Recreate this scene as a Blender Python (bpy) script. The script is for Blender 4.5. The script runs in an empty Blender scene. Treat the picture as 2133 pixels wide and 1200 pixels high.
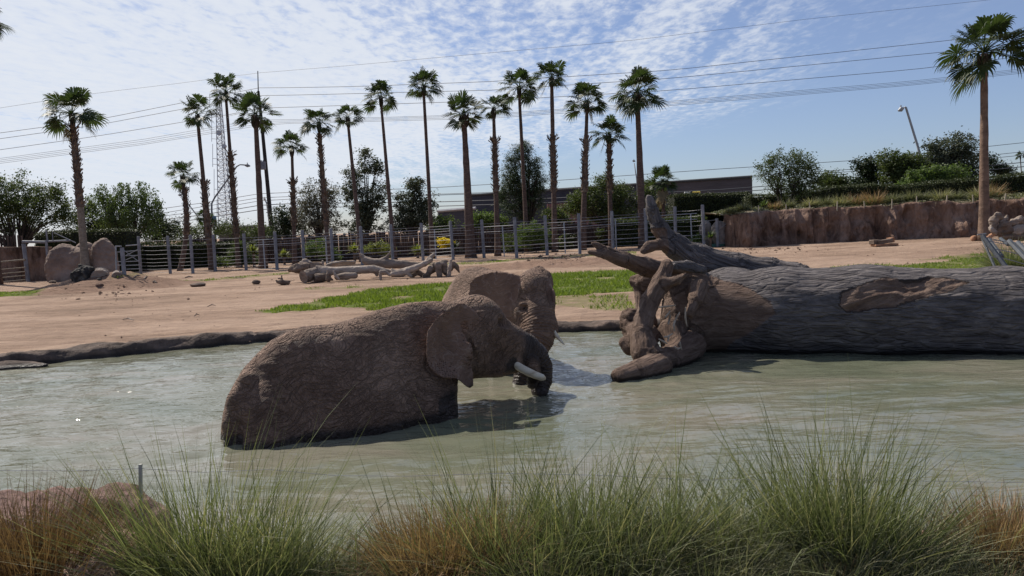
import bpy, math, random
import numpy as np
from mathutils import Vector, Matrix
S = bpy.context.scene
COL = S.collection
rng = np.random.default_rng(7)
random.seed(7)
# ------------------------------------------------------------------ camera
F = 1600.0; W0, H0 = 2133.0, 1200.0
PITCH, ROLL = math.radians(4.6), math.radians(2.4)
CAMP = np.array([0, 0, 2.46])
_F = np.array([0, math.cos(PITCH), -math.sin(PITCH)])
_R0 = np.array([1.0, 0, 0]); _U0 = np.array([0, math.sin(PITCH), math.cos(PITCH)])
_R = math.cos(ROLL)*_R0 - math.sin(ROLL)*_U0
_U = math.cos(ROLL)*_U0 + math.sin(ROLL)*_R0
cd = bpy.data.cameras.new('camera'); cam = bpy.data.objects.new('camera', cd); COL.objects.link(cam)
cd.sensor_width = 36; cd.lens = 36*F/W0; cd.clip_end = 20000; cd.clip_start = 0.05
cam.matrix_world = Matrix(((_R[0], _U[0], -_F[0], CAMP[0]), (_R[1], _U[1], -_F[1], CAMP[1]), (_R[2], _U[2], -_F[2], CAMP[2]), (0, 0, 0, 1)))
S.camera = cam
# ------------------------------------------------------------------ sky
SUN_AZ, SUN_EL = math.radians(-44), math.radians(49)
w = bpy.data.worlds.new('World'); S.world = w; w.use_nodes = True
nt = w.node_tree; nt.nodes.clear()
def N(t, typ, **kw):
    n = t.nodes.new(typ)
    for k, v in kw.items():
        if k == 'op': n.operation = v
        elif k == 'blend': n.blend_type = v
        elif hasattr(n, k): setattr(n, k, v)
    return n
def setin(t, n, **kw):
    for k, v in kw.items():
        s = n.inputs[int(k[1:])] if k[0] == 'i' and k[1:].isdigit() else n.inputs[k.replace('_', ' ')]
        if isinstance(v, bpy.types.NodeSocket): t.links.new(v, s)
        else: s.default_value = v
    return n
def M_(t, op, a, b=0.0, c=None, clamp=False):
    n = N(t, 'ShaderNodeMath', op=op); n.use_clamp = clamp
    setin(t, n, i0=a, i1=b)
    if c is not None: setin(t, n, i2=c)
    return n.outputs[0]
def SS(t, x, a, b):
    n = N(t, 'ShaderNodeMapRange', interpolation_type='SMOOTHSTEP')
    setin(t, n, i0=x, i1=a, i2=b, i3=0.0, i4=1.0); return n.outputs[0]
def MIX(t, f, a, b, blend='MIX'):
    n = N(t, 'ShaderNodeMix', data_type='RGBA', blend=blend)
    n.data_type = 'RGBA'; n.blend_type = blend
    setin(t, n, i0=f, i6=a, i7=b); return n.outputs[2]
def NOISE(t, v, sc, det=4, rough=0.55, dist=0.0, out=0):
    n = N(t, 'ShaderNodeTexNoise'); setin(t, n, Scale=sc, Detail=det, Roughness=rough, Distortion=dist)
    if v is not None: t.links.new(v, n.inputs['Vector'])
    return n.outputs[out]
def XYZ(t, x, y, z):
    n = N(t, 'ShaderNodeCombineXYZ'); setin(t, n, i0=x, i1=y, i2=z); return n.outputs[0]
sky = N(nt, 'ShaderNodeTexSky', sky_type='NISHITA'); sky.sun_disc = False
sky.sun_elevation = SUN_EL; sky.sun_rotation = SUN_AZ; sky.air_density = 1.0; sky.dust_density = 0.5; sky.ozone_density = 1.6
tc = N(nt, 'ShaderNodeTexCoord'); sx = N(nt, 'ShaderNodeSeparateXYZ'); nt.links.new(tc.outputs['Generated'], sx.inputs[0])
zc = M_(nt, 'MAXIMUM', sx.outputs[2], 0.012)
X = M_(nt, 'DIVIDE', sx.outputs[0], zc); Y = M_(nt, 'DIVIDE', sx.outputs[1], zc)
pl = XYZ(nt, X, Y, 0.0)
big = NOISE(nt, pl, 0.35, 5, 0.6)
f1 = M_(nt, 'ADD', X, M_(nt, 'MULTIPLY', Y, 0.34))
f2 = M_(nt, 'MULTIPLY', M_(nt, 'MAXIMUM', M_(nt, 'SUBTRACT', 7.0, Y), 0.0), 0.5)
f = M_(nt, 'SUBTRACT', M_(nt, 'ADD', f1, f2), 4.6)
f = M_(nt, 'ADD', f, M_(nt, 'MULTIPLY', M_(nt, 'SUBTRACT', big, 0.5), 2.6))
mask = M_(nt, 'MULTIPLY', M_(nt, 'SUBTRACT', 1.0, SS(nt, f, -0.9, 0.75)), SS(nt, M_(nt, 'ADD', Y, M_(nt, 'MULTIPLY', big, 1.2)), -0.4, 1.3))
# flecked high cloud: ripples rotated and stretched
mp = N(nt, 'ShaderNodeMapping'); mp.inputs['Rotation'].default_value = (0, 0, math.radians(-38)); mp.inputs['Scale'].default_value = (1.9, 1.0, 1)
nt.links.new(pl, mp.inputs['Vector'])
fine = NOISE(nt, mp.outputs[0], 7.0, 5, 0.62, 0.25)
mp2 = N(nt, 'ShaderNodeMapping'); mp2.inputs['Rotation'].default_value = (0, 0, math.radians(-52)); mp2.inputs['Scale'].default_value = (3.2, .55, 1); nt.links.new(pl, mp2.inputs['Vector'])
mid = NOISE(nt, mp2.outputs[0], 0.8, 6, 0.62, 0.5)
far = SS(nt, Y, 4.0, 16.0)
fl = M_(nt, 'ADD', M_(nt, 'MULTIPLY', fine, 0.62), M_(nt, 'MULTIPLY', mid, 0.72))
edge = SS(nt, f, -4.5, 0.6)          # ragged towards the edge, closed towards the sun
lo = M_(nt, 'ADD', M_(nt, 'MULTIPLY', edge, 0.34), 0.26)
dens = SS(nt, fl, lo, M_(nt, 'ADD', lo, 0.34))
thin = M_(nt, 'ADD', M_(nt, 'SUBTRACT', 0.84, M_(nt, 'MULTIPLY', edge, .16)), M_(nt, 'MULTIPLY', SS(nt, M_(nt, 'ADD', M_(nt, 'MULTIPLY', fine, .55), M_(nt, 'MULTIPLY', mid, .45)), .36, .60), .16))
dens = M_(nt, 'MULTIPLY', M_(nt, 'MULTIPLY', dens, mask), M_(nt, 'MULTIPLY', thin, .96))
hz = SS(nt, sx.outputs[2], 0.0, 0.05)
dens = M_(nt, 'MULTIPLY', dens, M_(nt, 'ADD', M_(nt, 'MULTIPLY', hz, 0.6), 0.4))
bgs = 0.1
skc = MIX(nt, 1.0, sky.outputs[0], (0.60, 0.66, 0.84, 1), 'MULTIPLY')
skc = MIX(nt, 0.14, skc, (5.6, 6.0, 7.0, 1))
ccol = tuple(c/bgs for c in (0.66, 0.695, 0.755)) + (1,)
colr = MIX(nt, dens, skc, ccol)
bg = N(nt, 'ShaderNodeBackground'); setin(nt, bg, Color=colr, Strength=bgs)
wo = N(nt, 'ShaderNodeOutputWorld'); nt.links.new(bg.outputs[0], wo.inputs[0])
# ------------------------------------------------------------------ sun, exposure
sl = bpy.data.lights.new('sun', 'SUN'); sl.energy = 5.0; sl.angle = math.radians(0.55); sl.color = (1, 0.93, 0.83)
so = bpy.data.objects.new('sun', sl); COL.objects.link(so)
sd = Vector((math.sin(SUN_AZ)*math.cos(SUN_EL), math.cos(SUN_AZ)*math.cos(SUN_EL), math.sin(SUN_EL)))
so.rotation_euler = sd.to_track_quat('Z', 'Y').to_euler()
S.view_settings.view_transform = 'Standard'; S.view_settings.look = 'None'
S.view_settings.exposure = 0.22; S.view_settings.gamma = 1; S.view_settings.use_curve_mapping = False
S.cycles.max_bounces = 5; S.cycles.diffuse_bounces = 2; S.cycles.glossy_bounces = 3; S.cycles.transparent_max_bounces = 4
# ------------------------------------------------------------------ projection helpers
def DIR(px, py):
    return _F + (px - W0/2)/F*_R - (py - H0/2)/F*_U
def P(px, py, d): return CAMP + d*DIR(px, py)
def hzy(px): return 470 - (px-W0/2)*math.tan(ROLL)
# ------------------------------------------------------------------ noise
def _hash(ix, iy, iz, seed):
    h = (ix*374761393 + iy*668265263 + iz*2147483647 + seed*1274126177) & 0xFFFFFFFF
    h = ((h ^ (h >> 13))*1274126177) & 0xFFFFFFFF
    h = (h ^ (h >> 16)) & 0xFFFF
    return h.astype(np.float32)/32768.0 - 1.0
def vnoise(p, seed=0):
    p = np.asarray(p, dtype=np.float64); i = np.floor(p).astype(np.int64); f = p - i
    u = f*f*f*(f*(f*6-15)+10); r = 0
    for dx in (0, 1):
        for dy in (0, 1):
            for dz in (0, 1):
                wt = (u[:, 0] if dx else 1-u[:, 0])*(u[:, 1] if dy else 1-u[:, 1])*(u[:, 2] if dz else 1-u[:, 2])
                r = r + wt*_hash(i[:, 0]+dx, i[:, 1]+dy, i[:, 2]+dz, seed)
    return r
def fbm(p, octv=4, seed=0, rough=0.5):
    p = np.asarray(p, dtype=np.float64); a = 1.0; r = 0; s = 0
    for k in range(octv):
        r = r + a*vnoise(p*(2.03**k) + 17.3*k, seed+k); s += a; a *= rough
    return r/s
def ridge(p, octv=3, seed=0):
    a = 1.0; r = 0; s = 0
    for k in range(octv):
        r = r + a*(1-2*np.abs(vnoise(np.asarray(p)*(2.03**k)+9.1*k, seed+k))); s += a; a *= 0.5
    return r/s
def nx3(x, y, z=None):
    x = np.asarray(x, dtype=float); return np.stack([x, np.asarray(y, dtype=float)+0*x, (0*x if z is None else z+0*x)], -1)
# ------------------------------------------------------------------ materials
def material(name, fn, **pr):
    m = bpy.data.materials.new(name); m.use_nodes = True; t = m.node_tree; t.nodes.clear()
    o = N(t, 'ShaderNodeOutputMaterial'); b = N(t, 'ShaderNodeBsdfPrincipled'); t.links.new(b.outputs[0], o.inputs[0])
    b.inputs['Roughness'].default_value = pr.get('rough', 0.85)
    b.inputs['Specular IOR Level'].default_value = pr.get('spec', 0.25)
    b.inputs['Metallic'].default_value = pr.get('metal', 0.0)
    g = N(t, 'ShaderNodeNewGeometry'); fn(t, b, g.outputs['Position']); return m
def SCALEV(t, v, s, rot=(0, 0, 0)):
    n = N(t, 'ShaderNodeMapping'); n.inputs['Scale'].default_value = s; n.inputs['Rotation'].default_value = rot
    t.links.new(v, n.inputs['Vector']); return n.outputs[0]
def BUMP(t, b, h, dist, strength=1.0, prev=None):
    n = N(t, 'ShaderNodeBump'); setin(t, n, Strength=strength, Distance=dist, Height=h)
    if prev is not None: t.links.new(prev, n.inputs['Normal'])
    t.links.new(n.outputs[0], b.inputs['Normal']); return n.outputs[0]
def RAMP(t, f, stops):
    n = N(t, 'ShaderNodeValToRGB'); cr = n.color_ramp
    while len(cr.elements) < len(stops): cr.elements.new(0.5)
    for e, (p, c) in zip(cr.elements, stops): e.position = p; e.color = tuple(c) + (1,)
    t.links.new(f, n.inputs[0]); return n.outputs[0]
def ATTR(t, name, out=2):
    n = N(t, 'ShaderNodeAttribute'); n.attribute_name = name; return n.outputs[out]
def noisy(name, stops, sc=3.0, det=5, bump=0.02, bsc=12.0, stretch=(1, 1, 1), rough=0.85, spec=0.25, metal=0.0):
    def fn(t, b, pos):
        v = SCALEV(t, pos, stretch)
        t.links.new(RAMP(t, NOISE(t, v, sc, det, 0.6), stops), b.inputs['Base Color'])
        if bump: BUMP(t, b, NOISE(t, v, bsc, 5, 0.65), bump)
    return material(name, fn, rough=rough, spec=spec, metal=metal)
def leafmat(name, c1, c2, trans=0.35, rough=0.55):
    # leaf colour varies from leaf to leaf by the face attribute "tint"; light also comes through
    m = bpy.data.materials.new(name); m.use_nodes = True; t = m.node_tree; t.nodes.clear()
    o = N(t, 'ShaderNodeOutputMaterial'); b = N(t, 'ShaderNodeBsdfPrincipled'); b.inputs['Roughness'].default_value = rough
    b.inputs['Specular IOR Level'].default_value = 0.3
    c = MIX(t, ATTR(t, 'tint'), c1 + (1,), c2 + (1,)); t.links.new(c, b.inputs['Base Color'])
    tr = N(t, 'ShaderNodeBsdfTranslucent'); c3 = MIX(t, 1.0, c, (1.1, 1.18, 0.66, 1), 'MULTIPLY'); t.links.new(c3, tr.inputs[0])
    mx = N(t, 'ShaderNodeMixShader'); mx.inputs[0].default_value = trans
    t.links.new(b.outputs[0], mx.inputs[1]); t.links.new(tr.outputs[0], mx.inputs[2]); t.links.new(mx.outputs[0], o.inputs[0])
    return m
# ------------------------------------------------------------------ object helpers
def link(o, parent=None):
    COL.objects.link(o)
    if parent is not None: o.parent = parent
    return o
def tag(o, label=None, cat=None, group=None, kind=None):
    if label: o['label'] = label
    if cat: o['category'] = cat
    if group: o['group'] = group
    if kind: o['kind'] = kind
    return o
def empty(name, loc, label, cat, group=None):
    o = bpy.data.objects.new(name, None); o.location = tuple(loc); o.empty_display_size = 0.2
    link(o); return tag(o, label, cat, group)
def fast_mesh(name, V, Fc, smooth=False, attrs=None):
    V = np.asarray(V, dtype=np.float32); Fc = np.asarray(Fc, dtype=np.int32)
    me = bpy.data.meshes.new(name); n = Fc.shape[1]
    me.vertices.add(len(V)); me.vertices.foreach_set('co', V.ravel())
    me.loops.add(Fc.size); me.loops.foreach_set('vertex_index', Fc.ravel())
    me.polygons.add(len(Fc)); me.polygons.foreach_set('loop_start', np.arange(0, Fc.size, n, dtype=np.int32))
    me.polygons.foreach_set('loop_total', np.full(len(Fc), n, dtype=np.int32))
    me.update(calc_edges=True)
    me.polygons.foreach_set('use_smooth', np.full(len(Fc), smooth, dtype=bool))
    for k, a in (attrs or {}).items():
        if np.ndim(a) == 2:
            at = me.attributes.new(k, 'FLOAT_VECTOR', 'POINT'); at.data.foreach_set('vector', np.asarray(a, dtype=np.float32).ravel()); continue
        dom = 'POINT' if len(a) == len(V) and k[0] != 'f' else 'FACE'
        if k == 'tint': dom = 'FACE'
        at = me.attributes.new(k, 'FLOAT', dom); at.data.foreach_set('value', np.asarray(a, dtype=np.float32))
    me.update(); return me
def mesh_obj(name, me, mat, parent=None, loc=None):
    """vertices are in world space; origin goes to the parent's place (or loc)"""
    o = bpy.data.objects.new(name, me)
    base = np.array(parent_world(parent)) if parent is not None else np.array(loc if loc is not None else (0, 0, 0), dtype=float)
    if np.any(base != 0):
        me.transform(Matrix.Translation(Vector(-base)))
    if parent is None: o.location = base
    if mat is not None: me.materials.append(mat)
    link(o, parent); return o
def parent_world(p):
    v = Vector((0, 0, 0))
    while p is not None: v += p.location; p = p.parent
    return v
class MB:
    """collects quads / tris as n-gons of 4 (tris repeat no vertex: stored separately)"""
    def __init__(s): s.v = []; s.f = []; s.n = 0; s.sm = False
    def add(s, V, Fs):
        V = [tuple(map(float, a)) for a in V]; s.v += V; s.f += [tuple(i+s.n for i in f) for f in Fs]; s.n += len(V); return s
    def box(s, c, size, rz=0.0, tilt=None):
        hx, hy, hz = [a/2 for a in size]; R = Matrix.Rotation(rz, 3, 'Z')
        if tilt is not None: R = R @ tilt
        V = [Vector(c) + R @ Vector((x*hx, y*hy, z*hz)) for x in (-1, 1) for y in (-1, 1) for z in (-1, 1)]
        return s.add(V, [(0, 1, 3, 2), (4, 6, 7, 5), (0, 4, 5, 1), (2, 3, 7, 6), (0, 2, 6, 4), (1, 5, 7, 3)])
    def tube(s, pts, rad, n=6, cap=True, wob=0.0):
        pts = [Vector(p) for p in pts]; k = len(pts)
        if not hasattr(rad, '__len__'): rad = [rad]*k
        up = Vector((0, 0, 1)); V = []; 
        for i, p in enumerate(pts):
            d = (pts[min(i+1, k-1)] - pts[max(i-1, 0)]).normalized()
            if i == 0: a = d.cross(up if abs(d.z) < 0.9 else Vector((1, 0, 0))).normalized()
            else: a = (a - d*a.dot(d)).normalized()
            b = d.cross(a)
            for j in range(n):
                t = 2*math.pi*j/n; r = rad[i]*(1 + (random.uniform(-wob, wob) if wob else 0))
                V.append(p + (a*math.cos(t) + b*math.sin(t))*r)
        Fs = [(i*n+j, i*n+(j+1) % n, (i+1)*n+(j+1) % n, (i+1)*n+j) for i in range(k-1) for j in range(n)]
        if cap: Fs += [tuple(range(n-1, -1, -1)), tuple(range((k-1)*n, k*n))]
        return s.add(V, Fs)
    def obj(s, name, mat, parent=None, loc=None, smooth=False):
        me = bpy.data.meshes.new(name); me.from_pydata(s.v, [], s.f); me.update()
        if smooth: me.polygons.foreach_set('use_smooth', np.ones(len(me.polygons), dtype=bool))
        return mesh_obj(name, me, mat, parent, loc)
def weld(o, dist=1e-4): return o
# ------------------------------------------------------------------ implicit surfaces
def smin(a, b, k):
    h = np.clip(0.5 + 0.5*(b-a)/k, 0, 1); return b*(1-h) + a*h - k*h*(1-h)
class SDF:
    def __init__(s, lo, hi, h):
        s.lo = np.array(lo, float); s.h = h; s.n = np.ceil((np.array(hi)-s.lo)/h).astype(int)+1
        s.A = np.full(s.n, 9.0, dtype=np.float32)
    def region(s, lo, hi):
        a = np.clip(np.floor((np.array(lo)-s.lo)/s.h).astype(int), 0, s.n); b = np.clip(np.ceil((np.array(hi)-s.lo)/s.h).astype(int)+1, 0, s.n)
        if np.any(b <= a): return None
        ax = [s.lo[i] + s.h*np.arange(a[i], b[i]) for i in range(3)]
        g = np.stack(np.meshgrid(*ax, indexing='ij'), -1).astype(np.float32)
        return (slice(a[0], b[0]), slice(a[1], b[1]), slice(a[2], b[2])), g
    def merge(s, lo, hi, fn, k, cut=False):
        r = s.region(lo, hi)
        if r is None: return
        sl_, g = r; d = fn(g).astype(np.float32)
        if cut: s.A[sl_] = -smin(-s.A[sl_], d, k)
        else: s.A[sl_] = smin(s.A[sl_], d, k)
    def cap(s, a, b, ra, rb, k=0.1, cut=False):
        a = np.array(a, float); b = np.array(b, float); m = max(ra, rb) + k*1.2 + 0.05
        ab = b-a; L = max(ab@ab, 1e-9)
        def fn(g):
            p = g-a; t = np.clip((p@ab)/L, 0, 1)[..., None]
            return np.linalg.norm(p - t*ab, axis=-1) - (ra + t[..., 0]*(rb-ra))
        s.merge(np.minimum(a, b)-m, np.maximum(a, b)+m, fn, k, cut)
    def chain(s, pts, rad, k=0.1):
        s.nch = getattr(s, 'nch', -1)+1; s.rec = getattr(s, 'rec', []); acc_ = 0.0
        for i in range(len(pts)-1): s.rec.append((np.array(pts[i]), np.array(pts[i+1]), max(rad[i], rad[i+1]), acc_, s.nch)); acc_ += float(np.linalg.norm(np.array(pts[i+1])-np.array(pts[i])))
        for i in range(len(pts)-1): s.cap(pts[i], pts[i+1], rad[i], rad[i+1], k)
    def ell(s, c, r, rz=0.0, k=0.1, tilt=0.0, cut=False):
        c = np.array(c, float); r = np.array(r, float); m = r.max() + k*1.2 + 0.05
        R = np.array((Matrix.Rotation(rz, 3, 'Z') @ Matrix.Rotation(tilt, 3, 'Y')).transposed())
        def fn(g):
            q = (g-c) @ R.T; a = np.linalg.norm(q/r, axis=-1); bb = np.linalg.norm(q/(r*r), axis=-1)
            return a*(a-1)/np.maximum(bb, 1e-6)
        s.merge(c-m, c+m, fn, k, cut)
    def loft(s, A0, ax, st, k=.2, e=.35):
        """rounded body along a level axis; stations: s, z_top, z_bottom, half width"""
        st = np.array(st, float); A0 = np.array(A0, float); ax = np.array(ax, float); lat = np.array([-ax[1], ax[0], 0]); L0, L1 = st[0, 0], st[-1, 0]; m = st[:, 3].max()+.35
        pp = np.stack([A0+ax*q+lat*w for q in (L0, L1) for w in (-m, m)]); lo = pp.min(0); hi = pp.max(0); lo[2] = st[:, 2].min()-.2; hi[2] = st[:, 1].max()+.3
        def fn(g):
            q = g-A0; sv = q@ax; l = q@lat; z = g[..., 2]; f = lambda i: np.interp(sv, st[:, 0], st[:, i])
            zt, zb, w = f(1), f(2), f(3); zc = zb+(zt-zb)*.42; v = np.where(z > zc, (z-zc)/np.maximum(zt-zc, .02), (z-zc)/np.maximum(zc-zb, .02))
            rho = np.sqrt((l/np.maximum(w, .02)*(1+e*np.maximum(v, 0)**1.5))**2+v*v); d = (rho-1)*np.minimum(w, zt-zc)*.8
            return np.maximum(d, np.maximum(L0-sv, sv-L1))
        s.merge(lo, hi, fn, k)
    def hit(s, px, py, d0=7.5, d1=17):
        """depth of the first surface along the pixel's ray"""
        ds = np.arange(d0, d1, .02); p = CAMP+ds[:, None]*DIR(px, py); i = np.round((p-s.lo)/s.h).astype(int); ok = np.all((i >= 0) & (i < s.n), 1); v = np.full(len(ds), 9.0); ii = i[ok]; v[ok] = s.A[ii[:, 0], ii[:, 1], ii[:, 2]]
        return float(ds[np.argmax(v < 0)]) if (v < 0).any() else d1
    def drape(s, O, U, V, Nn, poly, margin, ext=.12, res=.04):
        """height of the existing surface over the plane, blurred: lets an ear lie on the body"""
        poly = np.array(poly); lo = poly.min(0)-ext; hi = poly.max(0)+ext; us = np.arange(lo[0], hi[0], res); vs = np.arange(lo[1], hi[1], res)
        uu, vv = np.meshgrid(us, vs, indexing='ij'); H = np.full(uu.shape, -9.0)
        for wv in np.arange(-.35, .7, .015):
            p = O + uu[..., None]*U + vv[..., None]*V + wv*Nn; i = np.round((p-s.lo)/s.h).astype(int); ok = np.all((i >= 0) & (i < s.n), -1); i = np.clip(i, 0, s.n-1); a = s.A[i[..., 0], i[..., 1], i[..., 2]]
            H = np.where(ok & (a < 0), wv, H)
        H = np.maximum(H, -.12)+margin; H = np.maximum(H, margin*.6)
        for _ in range(5):
            K = np.pad(H, 1, mode='edge'); H = np.maximum(H*.97, sum(K[a:a+H.shape[0], b:b+H.shape[1]] for a in range(3) for b in range(3))/9)
        def f(u, v):
            x = np.clip((u-us[0])/res, 0, len(us)-1.001); y = np.clip((v-vs[0])/res, 0, len(vs)-1.001); i = x.astype(int); j = y.astype(int); a = x-i; b = y-j
            return H[i, j]*(1-a)*(1-b)+H[i+1, j]*a*(1-b)+H[i, j+1]*(1-a)*b+H[i+1, j+1]*a*b
        return f
    def sheet(s, O, U, V, Nn, poly, th, curve, k=0.04):
        """a thin curved sheet with a traced outline: poly in (u,v)"""
        poly = np.array(poly, float); O = np.array(O, float)
        pts = O + poly[:, :1]*U + poly[:, 1:]*V; m = 0.35
        def fn(g):
            q = g-O; u = q@U; v = q@V; wv = q@Nn
            d = np.full(u.shape, 1e9); sgn = np.ones(u.shape); n = len(poly)
            for i in range(n):
                a = poly[i]; b = poly[(i-1) % n]; e = b-a
                px_ = u-a[0]; py_ = v-a[1]; t = np.clip((px_*e[0]+py_*e[1])/(e@e), 0, 1)
                d = np.minimum(d, (px_-e[0]*t)**2 + (py_-e[1]*t)**2)
                c1 = v >= a[1]; c2 = v < b[1]; c3 = e[0]*py_ > e[1]*px_
                flip = (c1 & c2 & c3) | (~c1 & ~c2 & ~c3); sgn = np.where(flip, -sgn, sgn)
            d2 = sgn*np.sqrt(d); d2 = np.where(sgn < 0, -np.sqrt(d), np.sqrt(d))
            ins = np.clip(-d2, 0, 0.25)
            t_ = th*(0.85+1.2*ins); dw = np.abs(wv - curve(u, v, ins)) - t_
            return np.maximum(d2+0.01, dw*0.8)
        s.merge(pts.min(0)-m, pts.max(0)+m, fn, k)
    def build(s, smooth_it=2):
        A = s.A; nx, ny, nz = A.shape; ins = A < 0
        c = [ins[i:nx-1+i, j:ny-1+j, k:nz-1+k] for i in (0, 1) for j in (0, 1) for k in (0, 1)]
        cnt = sum(x.astype(np.int8) for x in c); act = (cnt > 0) & (cnt < 8)
        idx = np.argwhere(act); vid = np.full(act.shape, -1, dtype=np.int64); vid[act] = np.arange(len(idx))
        acc = np.zeros((len(idx), 3)); num = np.zeros(len(idx)); I, J, K = idx.T
        cor = [(i, j, k) for i in (0, 1) for j in (0, 1) for k in (0, 1)]
        for p in cor:
            for ax in range(3):
                if p[ax]: continue
                q = list(p); q[ax] = 1
                a = A[I+p[0], J+p[1], K+p[2]]; b = A[I+q[0], J+q[1], K+q[2]]; mm = (a < 0) != (b < 0)
                t = np.where(mm, a/np.where(mm, a-b, 1), 0)
                pt = np.array(p, float)[None].repeat(len(idx), 0); pt[:, ax] += t
                acc[mm] += pt[mm]; num[mm] += 1
        V = s.lo + s.h*(idx + acc/np.maximum(num, 1)[:, None])
        Q = []
        for ax in range(3):
            a = [slice(0, n_) for n_ in A.shape]; b = list(a); a[ax] = slice(0, A.shape[ax]-1); b[ax] = slice(1, A.shape[ax])
            x = ins[tuple(a)]; y = ins[tuple(b)]; o1, o2 = [(1, 2), (2, 0), (0, 1)][ax]
            for sgn in (0, 1):
                e = np.argwhere((x & ~y) if sgn == 0 else (~x & y))
                ok = (e[:, o1] > 0) & (e[:, o2] > 0) & (e[:, o1] < A.shape[o1]-1) & (e[:, o2] < A.shape[o2]-1); e = e[ok]
                def g(d1, d2):
                    ee = e.copy(); ee[:, o1] -= d1; ee[:, o2] -= d2; return vid[ee[:, 0], ee[:, 1], ee[:, 2]]
                q = np.stack([g(1, 1), g(0, 1), g(0, 0), g(1, 0)], -1)
                if sgn: q = q[:, ::-1]
                Q.append(q)
        Q = np.concatenate(Q)
        for _ in range(smooth_it):
            a2 = np.zeros_like(V); n2 = np.zeros(len(V))
            for i in range(4):
                np.add.at(a2, Q[:, i], V[Q[:, (i+1) % 4]]); np.add.at(n2, Q[:, i], 1)
                np.add.at(a2, Q[:, i], V[Q[:, (i-1) % 4]]); np.add.at(n2, Q[:, i], 1)
            V = 0.5*V + 0.5*a2/np.maximum(n2, 1)[:, None]
        n = np.zeros_like(V); fn = np.cross(V[Q[:, 2]]-V[Q[:, 0]], V[Q[:, 3]]-V[Q[:, 1]])
        for i in range(4): np.add.at(n, Q[:, i], fn)
        n /= np.maximum(np.linalg.norm(n, axis=1), 1e-9)[:, None]
        return V, Q, n
# ================================================================== GROUND
_sx = np.array([-60, -25, 2, 11, 27, 60.]); _ss = np.array([.0022, .0032, .0100, .0175, .030, .034])
_fx = np.array([-60, -14, -10.5, -8, -5.2, -2, 1.0, 2.6, 8, 20, 60.]); _fy = np.array([13.5, 15.0, 15.9, 17.3, 18.5, 18.2, 17.7, 17.5, 17.2, 16.5, 16.5])
def yfar(x): return np.interp(x, _fx, _fy)
def ynear(x): return np.interp(x, [-40, -4.5, -2.2, -1, 1.2, 3.2, 5, 40], [5.4, 5.35, 5.1, 5.35, 5.45, 5.6, 6.0, 6.3])
MND = []
def gz(x, y, raw=False):
    x = np.asarray(x, float); y = np.asarray(y, float)
    z = 0.17 + np.clip(y-17.5, 0, 42)*np.interp(x, _sx, _ss)
    for (mx, my, sx_, sy_, h) in MND: z = z + h*np.exp(-((x-mx)/sx_)**2-((y-my)/sy_)**2)
    if raw: return z
    near = 0.22 + 0.05*np.sin(x*1.7)
    t = np.clip((yfar(x)-y+0.25)/0.3, 0, 1); t = t*t*(3-2*t)
    z = z*(1-t) - 0.9*t
    t2 = np.clip((ynear(x)-y)/0.45, 0, 1); t2 = t2*t2*(3-2*t2)
    return z*(1-t2) + near*t2
def G(px, py):
    dr = DIR(px, py); ds = np.concatenate([np.arange(3, 12, .05), np.arange(12, 150, .1)])
    p = CAMP + ds[:, None]*dr; land = p[:, 2] < gz(p[:, 0], p[:, 1], True)
    if p[np.argmax(land), 1] < 7 or (py > 850): land = p[:, 2] < 0.22
    i = int(np.argmax(land)); q = p[i].copy(); q[2] = float(gz(q[0], q[1], True)) if py <= 850 else 0.22; return q
def depth(q): return float((np.array(q)-CAMP) @ _F)
mq = G(235, 600); MND.append((mq[0], mq[1], 2.4, 1.9, 0.62)); MND.append((mq[0]-1.5, mq[1]-.6, 1.6, 1.5, 0.16)); MND.append((mq[0]+1.5, mq[1]-.4, 1.6, 1.5, 0.12))
mq2 = G(1150, 552); MND.append((mq2[0], mq2[1], 4.0, 2.0, 0.16))
def grid_axis(parts):
    out = []
    for a, b, s in parts: out.append(np.arange(a, b, s))
    return np.concatenate(out)
gx = np.concatenate([-np.geomspace(2500, 36, 26), grid_axis([(-35, -15, .45), (-15, 16, .13), (16, 40, .45)]), np.geomspace(41, 2500, 26)])
gy = np.concatenate([[-60, -20, -6, 0, 2], grid_axis([(3, 6.2, .07), (6.2, 15, .5), (15, 20, .09), (20, 36, .16), (36, 64, .4)]), np.geomspace(65, 6000, 34)])
XX, YY = np.meshgrid(gx, gy, indexing='ij'); xf, yf_ = XX.ravel(), YY.ravel()
zz = gz(xf, yf_)
landm = (yf_ > yfar(xf)+0.1) & (yf_ < 70)
pp = nx3(xf, yf_)
zz = zz + landm*(0.018*fbm(pp*0.8, 4, 3) + 0.012*fbm(pp*3.1, 3, 5))
md = sum(np.exp(-((xf-m[0])/(m[2]*1.3))**2-((yf_-m[1])/(m[3]*1.3))**2) for m in MND)
zz = zz + landm*np.clip(md, 0, 1)*(0.15*ridge(pp*1.9, 4, 11) + 0.07*fbm(pp*6, 3, 12))
nearm = yf_ < ynear(xf)
zz = zz + nearm*(0.05*fbm(pp*3.0, 3, 8))
def inpoly(x, y, poly):
    r = np.zeros(x.shape, bool); n = len(poly)
    for i in range(n):
        a = poly[i]; b = poly[i-1]
        c = ((a[1] > y) != (b[1] > y)) & (x < (b[0]-a[0])*(y-a[1])/(b[1]-a[1]+1e-12)+a[0]); r ^= c
    return r
LAWNS = []
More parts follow.
